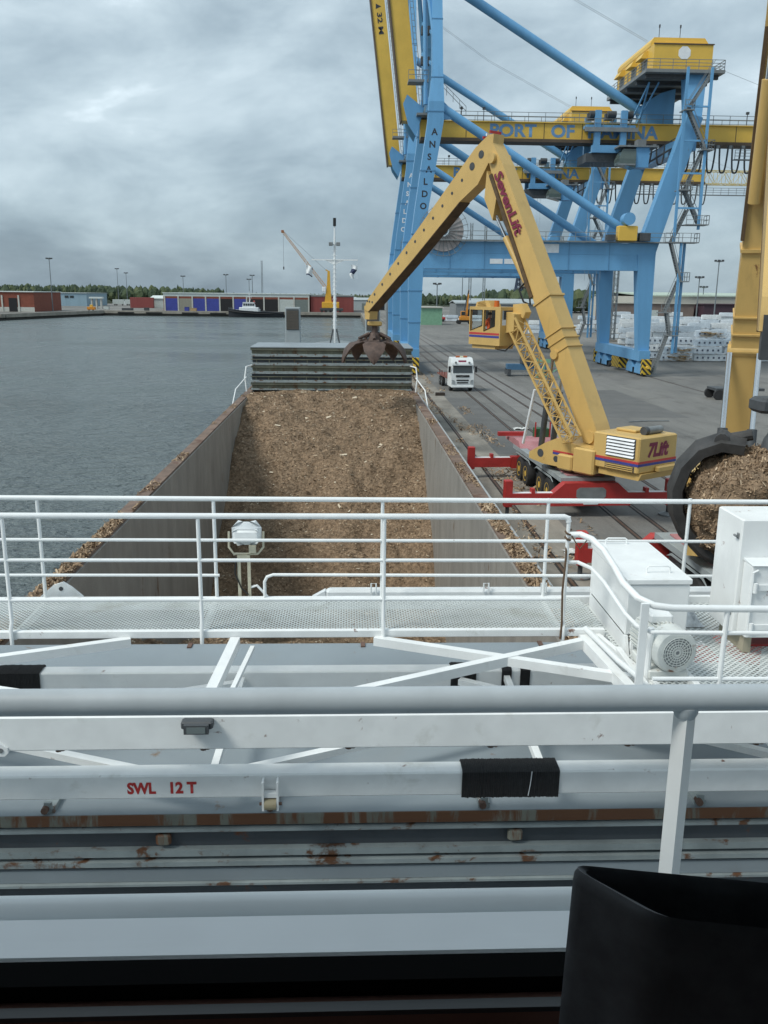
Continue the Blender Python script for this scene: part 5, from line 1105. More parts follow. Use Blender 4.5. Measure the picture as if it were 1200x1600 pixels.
        for a, q in ((wa, wb), (wc, wd)): fr2.path([(a, y0 - .01, zl + .26), (a, y0 - .01, zh), (q, y0 - .01, zh), (q, y0 - .01, zl), (a, y0 - .01, zl + .26)], .022, 4)
        fr2.build('window_seal', BLACK, cabn)
        for z0_, z1_, m in ((zb + .50, zb + .60, STRR), (zb + .36, zb + .47, STRB)): MB(S).box(x0 + .05, x1 - .02, y0 - .006, y0 - .001, z0_, z1_).build('stripe', m, cabn)
        MB(S).box(x0 + .4, x1 - .15, y0 + .1, y1 - .1, zb - .18, zb - .001).build('cab_floor_frame', SYEL, cabn)
        for x_, w_ in ((x0 + 1.5, .5), (x1 - .5, .4)): MB(S).prism([(x_ - w_, y0 + .3, zt + .001), (x_ + w_, y0 + .3, zt + .001), (x_ + w_ * .8, y0 + .3, zt + .22), (x_ - w_ * .6, y0 + .3, zt + .3)], (0, .7, 0)).build('roof_guard', SYEL, cabn)
        MB(S).tube((x0 + .9, y0 + .6, zt), (x0 + .9, y0 + .6, zt + .3), .13, 12).build('beacon', mat('beacon_orange', (.5, .12, .02), .3), cabn, smooth=True)
        MB(S).path([(x0 - .2, va, zb + .1), (x0 + .1, va - .2, zb - .25), (x0 + .6, va - .3, zb - .2), (x0 + .2, va - .4, zb + .1)], .03, 5).build('hose', BLACK, cabn, smooth=True)
        MB(S).chbox(x0 + 1.2, x0 + 1.7, va - .25, va + .25, zb + .681, zb + .73, .03).chbox(x0 + 1.12, x0 + 1.22, va - .25, va + .25, zb + .73, zb + 1.3, .03).build('seat', DARK, cabn)
        # operator in orange jacket, seated
        me = bpy.data.meshes.new('operator_body')
        bx0, bz0 = x0 + 1.42, zb + .66
        J = {'pel': (bx0, 0, bz0, .17), 'wa': (bx0 + .02, 0, bz0 + .22, .165), 'ch': (bx0 + .05, 0, bz0 + .45, .19), 'ne': (bx0 + .06, 0, bz0 + .62, .075), 'hd': (bx0 + .09, 0, bz0 + .75, .10), 'tp': (bx0 + .09, 0, bz0 + .86, .085)}
        ed = [('pel', 'wa'), ('wa', 'ch'), ('ch', 'ne'), ('ne', 'hd'), ('hd', 'tp')]
        for s in (-1, 1):
            J.update({f's{s}': (bx0 + .05, s * .2, bz0 + .5, .09), f'e{s}': (bx0 + .12, s * .27, bz0 + .22, .065), f'w{s}': (bx0 + .38, s * .2, bz0 + .22, .045), f'f{s}': (bx0 + .46, s * .18, bz0 + .23, .04),
                      f'h{s}': (bx0 + .05, s * .11, bz0 - .02, .12), f'k{s}': (bx0 + .48, s * .13, bz0 + .02, .085), f'a{s}': (bx0 + .5, s * .13, bz0 - .40, .06), f't{s}': (bx0 + .66, s * .14, bz0 - .44, .05)})
            ed += [('ch', f's{s}'), (f's{s}', f'e{s}'), (f'e{s}', f'w{s}'), (f'w{s}', f'f{s}'), ('pel', f'h{s}'), (f'h{s}', f'k{s}'), (f'k{s}', f'a{s}'), (f'a{s}', f't{s}')]
        ks = list(J); pp = thing('person', 'crane operator in orange jacket seated in the yellow cab', 'person', S(Vector((bx0, va, zb + .62))))
        off = worldloc(pp)
        me.from_pydata([tuple(S(Vector((J[k][0], va + J[k][1], J[k][2]))) - off) for k in ks], [(ks.index(a), ks.index(q)) for a, q in ed], [])
        ob = bpy.data.objects.new('operator_body', me); COL.objects.link(ob)
        mo_ = ob.modifiers.new('skin', 'SKIN')
        if not me.skin_vertices: 
            bpy.context.view_layer.objects.active = ob
        for i, k in enumerate(ks): me.skin_vertices[0].data[i].radius = (J[k][3], J[k][3])
        me.skin_vertices[0].data[0].use_root = True
        ob.modifiers.new('sub', 'SUBSURF').levels = 1
        bpy.context.view_layer.update()
        m2 = bpy.data.meshes.new_from_object(ob.evaluated_get(bpy.context.evaluated_depsgraph_get())); bpy.data.objects.remove(ob)
        m2.materials.clear(); m2.materials.append(mat('orange_jacket', (.75, .11, .02), .7)); m2.materials.append(mat('skin_tone', (.45, .26, .18), .6)); m2.materials.append(mat('dark_trousers', (.03, .03, .05), .8))
        for p_ in m2.polygons:
            z_ = p_.center.z + off.z - bz0; p_.material_index = 1 if z_ > .64 else (2 if z_ < .06 else 0); p_.use_smooth = True
        bo_ = bpy.data.objects.new('body', m2); COL.objects.link(bo_); bo_.parent = pp
        hc = S(Vector((bx0 + .08, va, bz0 + .84)))
        MB().lathe(hc, (0, 0, 1), [(-.06, .12), (0, .125), (.05, .10), (.08, .02)], 14).build('hair', mat('dark_hair', (.03, .022, .018), .8), pp, smooth=True)
    return h
d1 = Vector((-.5715, .8206))
h1 = handler('yellow material handler on red outriggers holding an open rusty grab over the hold', (11.1, 41.0, 0), R(3), (11.0, 41.9, 0), (d1.x, d1.y), [(-1.35, 3.3), (6.35, 17.0)], [(6.75, 16.9), (16.85, 9.15)],
             ((1.60, 55.85, 7.55), .98, .9), True, 'yellow material handlers unloading the ship')
d2 = Vector((-.366, -.931)); 
h2 = handler('nearer yellow material handler at the right edge, grab closed on chips', (12.3, 29.3, 0), R(181), (12.25, 27.4, 0), (d2.x, d2.y), [(-1.35, 3.3), (2.6, 20.5)], [(2.9, 20.7), (12.2, 9.6)],
             ((8.0, 16.2, 7.42), 1.06, R(154)), False, 'yellow material handlers unloading the ship', claws='closed', bw=.82)
# chips held in the closed grab
cv = MB(); rs = []
gc = Vector((8.0, 16.2, 6.1)); r2 = np.random.RandomState(2)
def load_r(th, ph):
    return 1.52 * (1 + .18 * vn[1](th * 1.6 + 20, ph * 2.2 + 9) + .16 * vn[2](th * 4 + 30, ph * 5 + 9) + .08 * vn[3](th * 11 + 60, ph * 12 + 9))
def load_p(th, ph):
    r_ = load_r(th, ph); return np.stack([gc.x + r_ * np.sin(ph) * np.cos(th), gc.y + r_ * np.sin(ph) * np.sin(th), gc.z + r_ * .74 * np.cos(ph)], -1)
A_, B_ = np.meshgrid(np.linspace(0, 2 * np.pi, 61)[:-1], np.linspace(np.pi - .01, .01, 31))
G_ = load_p(A_, B_)
cv.rings([[tuple(p_) for p_ in row_] for row_ in G_]); lump = cv.build('grab_load', BEDM, smooth=True, ang=180); lump['kind'] = 'stuff'; tag(lump, 'wood chips held in the closed dark grab at the right', 'wood chips')
n_ = 28000; th = r2.rand(n_) * 2 * np.pi; ph = np.arccos(1 - 2 * r2.rand(n_))
pp_ = load_p(th, ph)
flakes(pp_, .017, 21, 'loose_chips', lump, elong=(1.5, 3.8), tilt=.9)
# ============================================================ truck on the quay
FBR = mat('flatbed_brown_red', (.2, .07, .05), .7, var=.3)
def truck():
    c = thing('flatbed_truck', 'white cab-over truck with red flatbed facing us on the quay', 'truck', (12.0, 94.4, 0))
    T = rotz(R(4), (12.0, 93.6, 0))
    TW = mat('truck_white', (.76, .78, .78), .3, var=.04, dirt=.15, dcol=(.5, .5, .47))
    K = lambda mb, n, m=TW, parent=None, **k: mb.build(n, m, parent or c, **k)
    cab = K(MB(T).rings([[(-1.22, y0, z), (1.22, y0, z), (1.25, y0 + .25, z), (1.25, 2.1, z), (-1.25, 2.1, z), (-1.25, y0 + .25, z)] for y0, z in ((.02, .5), (0, 1.0), (.02, 1.9), (.28, 2.75), (.4, 3.0), (.75, 3.4), (1.0, 3.5))]), 'cab', smooth=True, ang=25) if False else K(MB(T).rings([[(-1.2 * s, y0, z), (1.2 * s, y0, z), (1.24 * s, y0 + .25, z), (1.24 * s, 2.1, z), (-1.24 * s, 2.1, z), (-1.24 * s, y0 + .25, z)] for y0, z, s in ((.02, .5, 1), (0, 1.0, 1), (.02, 1.9, 1), (.26, 2.72, .98), (.34, 3.0, .97), (.6, 3.42, .93), (.9, 3.5, .9))]), 'cab')
    MB(T).prism([(-1.05, .006, 1.98), (1.05, .006, 1.98), (1.0, .225, 2.68), (-1.0, .225, 2.68)], (0, -.02, -.006)).build('windscreen', GLASSD, cab)
    MB(T).prism([(-1.1, .14, 2.70), (1.1, .14, 2.70), (1.1, .22, 2.80), (-1.1, .22, 2.80)], (0, -.16, 0)).build('sun_visor', mat('visor_tint', (.25, .27, .28), .3), cab)
    MB(T).chbox(-.72, .72, -.05, .0, 1.52, 1.74, .02).build('upper_grille', BLACK, cab)
    MB(T).beam((-.3, -.055, 1.56), (.3, -.055, 1.71), .02, .03).build('grille_badge', CHROME, cab)
    MB(T).chbox(-.66, .66, -.05, .0, 1.14, 1.26, .02).build('grille_slot', BLACK, cab); MB(T).chbox(-.6, .6, -.05, .0, .88, 1.0, .02).build('grille_slot', BLACK, cab)
    MB(T).chbox(-1.2, 1.2, -.06, .1, .42, .62, .04).build('bumper', TW, cab)
    for s in (-1, 1):
        MB(T).prism([(s * .82, -.02, .85), (s * 1.12, -.02, .85), (s * 1.16, .02, 1.25), (s * .88, -.02, 1.2)], (0, -.04, 0)).build('headlight', mat('headlight_glass', (.3, .32, .33), .15), cab)
        MB(T).chbox(s * 1.42 - .11, s * 1.42 + .11, .0, .14, 2.0, 2.65, .03).beam((s * 1.2, .1, 2.6), (s * 1.42, .1, 2.6), .05, .05).build('mirror', BLACK, cab)
        MB(T).tube((s * .72, .28, 3.02), (s * .72, .18, 3.02), .11, 12).build('roof_spotlight', GREYST, cab, smooth=True)
        MB(T).chbox(s * .4 - .22, s * .4 + .22, .9, 1.15, 3.5, 3.68, .04).build('beacon', mat('beacon_amber', (.45, .12, .04), .3), cab)
        MB(T).box(s * 1.245 - .006, s * 1.245 + .006, .35, 1.2, 1.95, 2.6).build('side_window', GLASSD, cab)
    MB(T).chbox(-.18, .18, .9, 1.1, 3.5, 3.66, .03).build('roof_sign', mat('roof_sign_cream', (.7, .7, .5), .4), cab)
    MB(T).prism([(-.42, .42, 3.05), (.42, .42, 3.05), (.42, .52, 3.24), (-.42, .52, 3.24)], (0, -.05, .0)).build('name_plate', LMAR, cab)
    K(MB(T).box(-.45, .45, 1.0, 8.6, .75, 1.0), 'chassis', DARK)
    bd = K(MB(T).box(-1.25, 1.25, 2.3, 8.8, 1.15, 1.3), 'flatbed', FBR)
    MB(T).box(-1.25, 1.25, 2.28, 2.36, 1.31, 2.0).build('headboard', FBR, bd)
    for y in (4.0, 5.6, 7.2): MB(T).beam((-1.22, y, 1.3), (-1.22, y, 1.75), .08, .08).build('stake', FBR, bd)
    for x, y in ((-1.05, 1.1), (1.05, 1.1), (-1.0, 6.2), (1.0, 6.2), (-1.0, 7.5), (1.0, 7.5)): wheel(c, x, y, .52, .52, .34, T, GREYST)
    for s in (-1, 1): K(MB(T).box(s * 1.2 - .03, s * 1.2 + .03, .55, 1.7, 1.05, 1.12), 'wheel_arch', BLACK)
truck()

# ============================================================ small things on the quay
o = MB().prism([(8.75, 89.5, .01), (9.75, 89.6, .01), (9.7, 90.3, .01), (8.85, 90.25, .01)], (0, 0, .28)).build('timber_block', mat('dark_timber', (.05, .038, .03), .9)); tag(o, 'dark timber block lying on the quay left of the truck', 'block')
PAP = mat('scrap_paper', (.6, .6, .58), .8, var=.3, scale=6)
for k, (x, y, lab) in enumerate(((12.6, 66.5, 'white plastic scrap on the asphalt in front of the truck'), (8.6, 33.2, 'torn white scrap lying beside the crane rail'))):
    mb = MB(); vs_, fs_ = [], []
    for i in range(8):
        for j in range(6): vs_.append((x + i * .16 - .1 * math.sin(j * 2), y + j * .14 + .1 * math.sin(i * 1.7), .02 + .12 * abs(math.sin(i * 2.3 + j * 1.9))))
    for i in range(7):
        for j in range(5): a = i * 6 + j; fs_.append((a, a + 6, a + 7, a + 1))
    tag(mb.add(vs_, fs_).build('plastic_scrap', PAP), lab, 'scrap')
def bollard(x, y, lab):
    b = thing('bollard', lab, 'bollard', (x, y, 0), 'mooring bollards on the quay edge')
    MB().lathe((x, y, 0), (0, 0, 1), [(0, .3), (.05, .3), (.08, .2), (.45, .19), (.55, .3), (.68, .3), (.72, .2)], 16).build('post', mat('bollard_yellow_rust', (.4, .28, .06), .7, rust=.3), b, smooth=True)
    MB().lathe((x, y, 0), (0, 0, 1), [(0, .42), (.03, .42)], 16).build('base_plate', RUSTY, b)
for k, y in enumerate((150, 172, 194, 216, 238, 260, 282, 304)):
    bollard(6.9, y, 'mooring bollard number %s along the far quay edge counting away from the bow' % ['one', 'two', 'three', 'four', 'five', 'six', 'seven', 'eight'][k])
# rubber fenders on far quay edge beyond the bow
for k, y in enumerate((120, 134, 148, 162, 176, 190)):
    b = thing('quay_fender', 'black tyre fender hanging on the quay wall beyond the bow, %s from the ship' % ['first', 'second', 'third', 'fourth', 'fifth', 'sixth'][k], 'fender', (5.8, y, -1.4), 'tyre fenders on the quay wall')
    MB().lathe((5.62, y, -.9), (1, 0, 0), [(0, .35), (.0, .7), (.1, .8), (.28, .8), (.36, .7), (.36, .35)], 18, cap=False).build('tyre', RUBBER, b, smooth=True)
    MB().path([(5.8, y, -.2), (6.1, y, .17), (6.5, y, .17)], .03, 5).build('chain', RUSTY, b)
# tall dark post by the quay corner
pl = thing('steel_pile', 'dark weathered steel pile standing at the quay beyond the grab', 'pile', (8.9, 210, 0)); MB().tube((8.9, 210, 0), (8.9, 210, 14.2), .35, 10, .32).build('shaft', GREYST, pl, smooth=True); MB().box(8.3, 9.5, 209.5, 210.5, 0, .5).build('footing', CONC, pl)
# green steel trestle behind the handler
tr = thing('steel_trestle', 'pale green steel trestle frame standing on the quay behind the handler', 'trestle', (25.0, 108, 0))
for x in (23.4, 26.2):
    for y in (107, 110): MB().beam((x, y, 0), (x + .15, y, 2.1), .2, .2).build('leg', GREEN, tr)
    MB().beam((x + .1, 106.8, 2.15), (x + .1, 110.2, 2.15), .22, .22).build('side_rail', GREEN, tr)
for y in (107, 110): MB().beam((23.2, y, 2.2), (26.6, y, 2.2), .25, .25).build('top_beam', GREEN, tr); MB().beam((23.5, y, .3), (26.2, y, 2.0), .14, .14).build('brace', GREEN, tr)
sp2 = thing('container_spreader', 'dark blue container spreader frame resting behind the green trestle', 'spreader', (22.5, 112, 0))
MB().box(20, 25, 112.2, 113.4, .8, 1.5).build('main_beam', mat('spreader_blue', (.06, .15, .26), .5), sp2)
for x in (20.2, 24.8): MB().box(x - .2, x + .2, 111.6, 114, .2, .9).build('end_beam', DARK, sp2)
MB().chbox(21.8, 23.2, 112.0, 113.6, 1.51, 2.5, .05).build('headblock', DARK, sp2)
# low loader wheel set at right
tl = thing('road_trailer', 'dark low road trailer parked on the quay behind the near boom', 'trailer', (37.5, 88, 0))
MB().box(36.6, 41.5, 87.2, 89.6, .9, 1.15).build('bed', DARK, tl)
for x in (36.9, 38.2): 
    for y in (87.1, 89.4): MB().lathe((x, y, .5), (0, 1, 0), [(0, .25), (0, .5), (.3, .5), (.3, .25)], 16).build('wheel', RUBBER, tl, smooth=True)
pp_ = MB().path([(22.8, 71.0, .06), (24.6, 71.6, .06), (26.4, 71.7, .06)], .05, 6).build('loose_pipe', GREYST); tag(pp_, 'thin grey pipe lying on the asphalt behind the near handler', 'pipe')

# ============================================================ white-wrapped timber packages
WR = [mat('white_wrap_%d' % k, c_, .5, var=.16, scale=1.6, dirt=.2, dcol=(.42, .46, .5), dscale=1.3, bump=.6, bscale=4) for k, c_ in enumerate(((.66, .71, .75), (.58, .65, .71), (.70, .73, .74)))]
PRINT = mat('package_print_dark', (.08, .10, .14), .6); TIMB = mat('sawn_timber_ends', (.42, .29, .15), .8, var=.4, scale=5)
def pack_mesh(seed, L_, W_, H_, brk=False):
    r = random.Random(seed); mb = MB(); n = 9
    rs = []
    for i in range(n + 1):
        t_ = i / n; x = -L_ / 2 + L_ * t_; e = .06 if i in (0, n) else 0
        rs.append([(x + r.uniform(-.03, .03), -W_ / 2 + e + r.uniform(-.035, .035), .08 + e), (x, W_ / 2 - e, .08 + e), (x + r.uniform(-.04, .04), W_ / 2 - e + r.uniform(-.05, .05), H_ * .55), (x, W_ / 2 - e - .05, H_ - e + r.uniform(-.04, .03)), (x, -W_ / 2 + e + .05, H_ - e + r.uniform(-.04, .04)), (x + r.uniform(-.04, .04), -W_ / 2 + e - r.uniform(-.02, .05), H_ * .55)])
    mb.rings(rs)
    me = bpy.data.meshes.new('timber_package'); me.from_pydata(mb.v, [], mb.f); me.update()
    me.polygons.foreach_set('use_smooth', [True] * len(me.polygons)); me.set_sharp_from_angle(angle=R(50)); me.materials.append(WR[seed % 3])
    return me
def mesh_of(mb, m, nm='m'):
    me = bpy.data.meshes.new(nm); me.from_pydata(mb.v, [], mb.f); me.update(); me.materials.append(m); return me
PM = [pack_mesh(k, 4.6, 1.15, 1.12) for k in range(6)]
strap = mesh_of(MB().box(-.03, .03, -.60, .60, .07, 1.15).box(-1.53, -1.47, -.60, .60, .07, 1.15).box(1.47, 1.53, -.60, .60, .07, 1.15), GREYST, 'straps')
mk = MB()
for i in range(5): mk.box(-1.9 + i * .85, -1.62 + i * .85, -.628, -.612, .45, .75)
marks = mesh_of(mk, PRINT, 'package_print')
timb = mesh_of(MB().box(-2.2, 2.2, -.50, .50, .1, 1.05), TIMB, 'timber')
bear = mesh_of(MB().box(-1.6, -1.5, -.5, .5, 0, .08).box(1.5, 1.6, -.5, .5, 0, .08), TIMB, 'bearer')
rows = []      # (row name, x start, y, count of stacks, height range)
cnt = [0]
def package(x, y, z, rot, label, group, broken=False, detail=True):
    k = cnt[0]; cnt[0] += 1
    p = thing('timber_package', label, 'package', (x, y, z), group); p.rotation_euler.z = rot
    def ch(n, me):
        o = bpy.data.objects.new(n, me); COL.objects.link(o); o.parent = p; return o
    w_ = ch('wrapping', PM[k % 6])
    if detail: ch('print', marks)
    ch('bearer', bear)
    if broken:
        tm = MB(); r = random.Random(k)
        for i in range(26): a = r.uniform(-1.9, 1.4); q = r.uniform(-.75, -.55); h_ = r.uniform(.15, 1.0); tm.beam((a, q, h_), (a + r.uniform(.5, 1.6), q + r.uniform(-.5, .1), h_ + r.uniform(-.35, .2)), .12, .05)
        me = mesh_of(tm, TIMB, 'boards'); bo = ch('loose_boards', me); bo['kind'] = 'stuff'
ORD = ['first', 'second', 'third', 'fourth', 'fifth', 'sixth', 'seventh', 'eighth', 'ninth', 'tenth', 'eleventh', 'twelfth', 'thirteenth']
LEV = ['bottom', 'second', 'third', 'fourth', 'top']
def row(rowname, x0, y, n, hs, dx=4.85, jit=.4, group='white wrapped timber packages in the yard', brk=(), detail=True):
    for i in range(n):
        hh = hs[i % len(hs)]
        for k in range(hh):
            package(x0 + i * dx + rnd.uniform(-jit, jit), y + rnd.uniform(-jit, jit) * .6, k * 1.17, rnd.uniform(-.09, .09),
                    'white timber package, %s in %s stack of the %s' % (['lowest', 'second up', 'third up', 'fourth up', 'fifth up'][k], ORD[i], rowname), group, (i, k) in brk, detail)
row('front row beside crane leg', 52.0, 141, 6, (2, 3, 3, 2, 3, 3), brk=((0, 1), (0, 0)))
row('row behind the front row', 49.5, 147, 8, (3, 3, 4, 3, 3, 4, 3, 3), brk=((2, 3),))
row('middle row of the yard', 54.5, 168, 9, (3, 4, 4, 3, 4), detail=False)
row('fourth row of the yard', 60, 190, 10, (4, 4, 3, 4), detail=False)
row('fifth row of the yard', 63, 216, 12, (4, 5, 4, 4), detail=False)
row('rearmost row near the sheds', 66, 248, 13, (4, 4, 5), detail=False)
row('group beyond the portal', 50.5, 240, 3, (3, 2, 2), detail=False)
row('far line under the portal', 34.5, 345, 4, (2, 2, 1, 2), detail=False)

# ============================================================ sheds, masts and machines on the landside
def shed(name, label, x0, x1, y0, y1, h, wallm, roofm, ridge=0.0, doors=(), bands=(), piers=(), cat='warehouse'):
    s = thing(name, label, cat, ((x0 + x1) / 2, (y0 + y1) / 2, 0))
    MB().box(x0, x1, y0, y1, 0, h).build('wall', wallm, s)
    rf = MB().rings([[(x0 - .4, y, h + .002), (x1 + .4, y, h + .002), (x1 + .4, y, h + .35), ((x0 + x1) / 2, y, h + .4 + (ridge if False else 0)), (x0 - .4, y, h + .35)] for y in (y0 - .5, y1 + .5)]) if not ridge else MB().rings([[(x, y0 - .5, h + .002), (x, (y0 + y1) / 2, h + ridge), (x, y1 + .5, h + .002), (x, y1 + .5, h + .3), (x, (y0 + y1) / 2, h + ridge + .4), (x, y0 - .5, h + .5)] for x in (x0 - .3, x1 + .3)])
    rf.build('roof', roofm, s)
    for (a, b, z0, z1, m) in bands: MB().box(a, b, y0 - .06, y0 - .004, z0, z1).build('cladding_band', m, s)
    for (a, b, z1, m) in doors:
        d_ = MB().box(a, b, y0 - .16, y0 - .07, .05, z1).build('door', m, s)
        if m != DOORV:
            for k in range(1, 5): MB().box(a, b, y0 - .19, y0 - .161, z1 * k / 5 - .04, z1 * k / 5 + .04).build('door_rib', m, d_)
    for a in piers: MB().box(a - .35, a + .35, y0 - .32, y0 - .065, 0, h - 1.4).build('pillar', WPIL, s)
    return s
DOORB = mat('door_blue', (.045, .06, .30), .5, var=.12, scale=.6); DOORV = mat('door_opening_dark', (.02, .02, .022), .9); DOORG = mat('door_grey_green', (.17, .2, .19), .6); DOORK = mat('door_khaki', (.27, .26, .21), .6); DOORW = mat('door_pale', (.48, .52, .5), .6)
WPIL = mat('pillar_offwhite', (.5, .5, .46), .7, var=.12); FASC = mat('fascia_white', (.60, .655, .64), .6, var=.06, scale=.3); BRICK = mat('wall_brick_red', (.22, .065, .04), .8, var=.15, scale=.6)
REDW = mat('cladding_red', (.24, .055, .05), .6, var=.12, scale=.4, streak=(3, 3, .1)); ROOFG = mat('roof_light_grey', (.36, .40, .41), .6, var=.1); LBW = mat('cladding_light_blue', (.25, .36, .43), .6, var=.08, scale=.3, streak=(3, 3, .1))
BEI = mat('cladding_cream', (.47, .455, .40), .6, var=.06, scale=.1); BRN = mat('wall_brown', (.20, .155, .135), .8, var=.15, scale=.4); MAR = mat('cladding_maroon_dark', (.06, .032, .045), .6, var=.15); PGR = mat('roof_pale_green', (.42, .50, .42), .6)
pil = [-97.2, -90.1, -82.7, -75.7, -68.3, -61.2, -54.1, -45.0, -37.2, -29.1, -21.3]
dm = [DOORB, DOORK, DOORB, DOORB, DOORV, DOORB, DOORV, DOORV, DOORW, DOORG]
shed('long_warehouse', 'long low warehouse with white fascia and blue doors across the basin', -97.9, -20.9, 485, 530, 9.0, BRICK, FASC, 0, [(pil[i] + .4, pil[i + 1] - .4, 6.4, dm[i]) for i in range(10)], [(-97.9, -20.9, 7.5, 8.99, FASC)], pil)
shed('red_warehouse', 'dark red clad warehouse right of the blue doored one', -20.3, 2.6, 486, 540, 8.6, REDW, ROOFG, 0, [(-12.5, -8.5, 5.0, DOORG)], [(-20.3, 2.6, 8.0, 8.58, ROOFG)])
shed('red_brick_shed', 'red brick shed with pale roof at the left edge across the basin', -190, -146.6, 430, 470, 8.9, BRICK, FASC, 0, [(-158.2, -154.4, 6.2, DOORV)], [(-190, -146.6, 0.02, 2.1, WPIL)], (-161.2, -153.6, -168))
s_ = shed('light_blue_warehouse', 'light blue clad warehouse behind the red brick shed', -240, -170.6, 600, 650, 8.1, LBW, ROOFG, 0, [], [])
for x in (-184.6, -181.2, -190): MB().box(x, x + 2.4, 599.8, 599.99, 5.2, 6.6).build('window', GLASSD, s_)
shed('white_shed', 'small white shed behind the left end of the blue doored warehouse', -121, -104, 560, 580, 5.4, DOORW, FASC, 1.6)
shed('cream_warehouse', 'long cream warehouse with pale roof far behind the timber packages', 108, 420, 330, 400, 10.0, BEI, PGR, 1.2, [], [(108, 420, 0.02, 7.4, BRN)])
s_ = shed('maroon_shed', 'dark maroon clad shed in front of the cream warehouse', 126, 330, 318, 327, 7.3, MAR, MAR)
shed('brown_shed', 'low brown wall shed behind the timber packages near the crane leg', 90, 124, 322, 328, 7.4, BRN, BEI, 0, [(107.5, 111.0, 5.2, DOORW)])
shed('grey_shed', 'long grey shed with pale roof seen under the crane portal', 44, 84, 372, 395, 6.2, GREYST, ROOFG, 1.0, [(48, 53, 4, DOORV), (56, 61, 4, DOORV), (64, 70, 4, DOORV)])
shed('pale_green_shed', 'small pale green and yellow shed far along the quay', 24, 31, 300, 312, 5.5, GREEN, BEI)
def light_mast(x, y, h, label, r=.28, group='light masts of the port', head=True):
    m_ = thing('light_mast', label, 'light mast', (x, y, 0), group)
    MB().tube((x, y, 0), (x, y, h), r, 8, r * .55).build('shaft', MASTM, m_, smooth=True)
    if head:
        hd_ = MB().lathe((x, y, h - .3), (0, 0, 1), [(0, .5), (.15, 1.3), (.3, 1.3), (.35, .4)], 10).build('head_frame', MASTM, m_)
        for k in range(6):
            a = k * math.pi / 3; MB().cbox((x + 1.3 * math.cos(a), y + 1.3 * math.sin(a), h + .15), (.55, .55, .6)).build('floodlight', DARK, hd_)
MASTM = mat('mast_galvanised', (.16, .185, .2), .6)
for x, y, h, lab in ((-143, 445, 24.5, 'tall light mast beside the red brick shed'), (-175, 700, 26, 'left one of the light mast pair beyond the forest edge'), (-168.4, 700, 23, 'right one of the light mast pair beyond the forest edge'), (-107.8, 600, 19.5, 'light mast behind the left end of the blue doored warehouse'), (-74.7, 560, 20, 'light mast behind the middle of the blue doored warehouse'), (-65.1, 600, 18, 'shorter of two close light masts behind the tug'), (-63.0, 600, 20.5, 'taller of two close light masts behind the tug'), (122.6, 300, 21.5, 'tall light mast behind the timber yard at right'), (120.4, 310, 16.4, 'shorter light mast left of the tall one at right'), (106.5, 330, 16.0, 'slim light mast above the cream warehouse'),(134, 340, 13.5, 'lowest light mast right of the tall one'),
                     (49.9, 400, 19.2, 'light mast with round head under the portal'), (32.0, 330, 13.5, 'short light mast near the pale green shed'), (79.9, 400, 17.4, 'light mast beside the water tower')):
    light_mast(x, y, h, lab)
def lat_mast(x, y, h, w_, label, m=MASTM, top=None):
    q = thing('lattice_mast', label, 'mast', (x, y, 0), 'lattice masts')
    mb = MB(); lattice(mb, (x, y, 0), (x, y, h), w_, w_, int(h / 1.6), .06 * w_ + .03, w2=top or w_, h2=top or w_); mb.build('lattice', m, q); MB().box(x - w_, x + w_, y - w_, y + w_, 0, .4).build('footing', CONC, q)
lat_mast(-56.6, 600, 30, .8, 'thin tall lattice mast behind the tug'); lat_mast(59.0, 200, 26, .9, 'grey lattice mast between the crane legs'); lat_mast(53.2, 400, 40, 1.0, 'left lattice mast seen under the portal'); lat_mast(59.4, 400, 40, .9, 'right lattice mast seen under the portal'); lat_mast(112.0, 600, 25, 7, 'dark tapering lattice tower left of the water tower', mat('lattice_dark_blue', (.03, .045, .08), .6), 1.0); lat_mast(74.5, 320, 30, .6, 'thin lattice mast right of the water tower')
# water tower
wt = thing('water_tower', 'concrete water tower with wider head above the far trees', 'water tower', (117, 600, 0))
MB().lathe((117, 600, 0), (0, 0, 1), [(0, 3.0), (13, 2.5), (14.5, 3.0)], 16).build('shaft', CONC, wt, smooth=True); MB().lathe((117, 600, 14.5), (0, 0, 1), [(0, 3.0), (.8, 4.2), (5.0, 4.4), (5.4, 3.6), (6.0, 1.0)], 18).build('tank', CONC, wt, smooth=True)
# orange excavator-crane in the distance
def loader(x, y, label, s=1.0, m=ORANGE):
    L0 = thing('port_loader', label, 'loader', (x, y, 0))
    T = axes((x, y, 0), (s, 0, 0), (0, s, 0), (0, 0, s))
    MB(T).chbox(-1.8, 1.8, -1.4, 1.4, 1.3, 2.6, .15).build('body', m, L0)
    MB(T).chbox(-1.4, .1, -1.2, .6, 2.61, 4.4, .12).build('cab', m, L0); MB(T).box(-1.3, 0, -1.22, -1.2, 3.0, 4.2).build('cab_window', GLASSD, L0)
    MB(T).beam((.6, 0, 2.6), (1.2, 0, 11.5), .7, .8, .4, .4).build('mast_boom', m, L0); MB(T).beam((1.2, 0, 11.4), (-.3, 0, 4.0), .4, .5, .3, .3).build('stick', DARK, L0)
    for a in (-2.0, 2.0):
        for q in (-1.6, 1.6): MB(T).lathe((a, q - .25, .7), (0, 1, 0), [(0, .3), (0, .65), (.1, .7), (.4, .7), (.5, .65), (.5, .3)], 16).build('wheel', RUBBER, L0, smooth=True)
    MB(T).box(-2.3, 2.3, -.8, .8, .6, 1.29).build('undercarriage', DARK, L0)
loader(40.0, 312, 'orange loading machine with upright boom far along the quay')
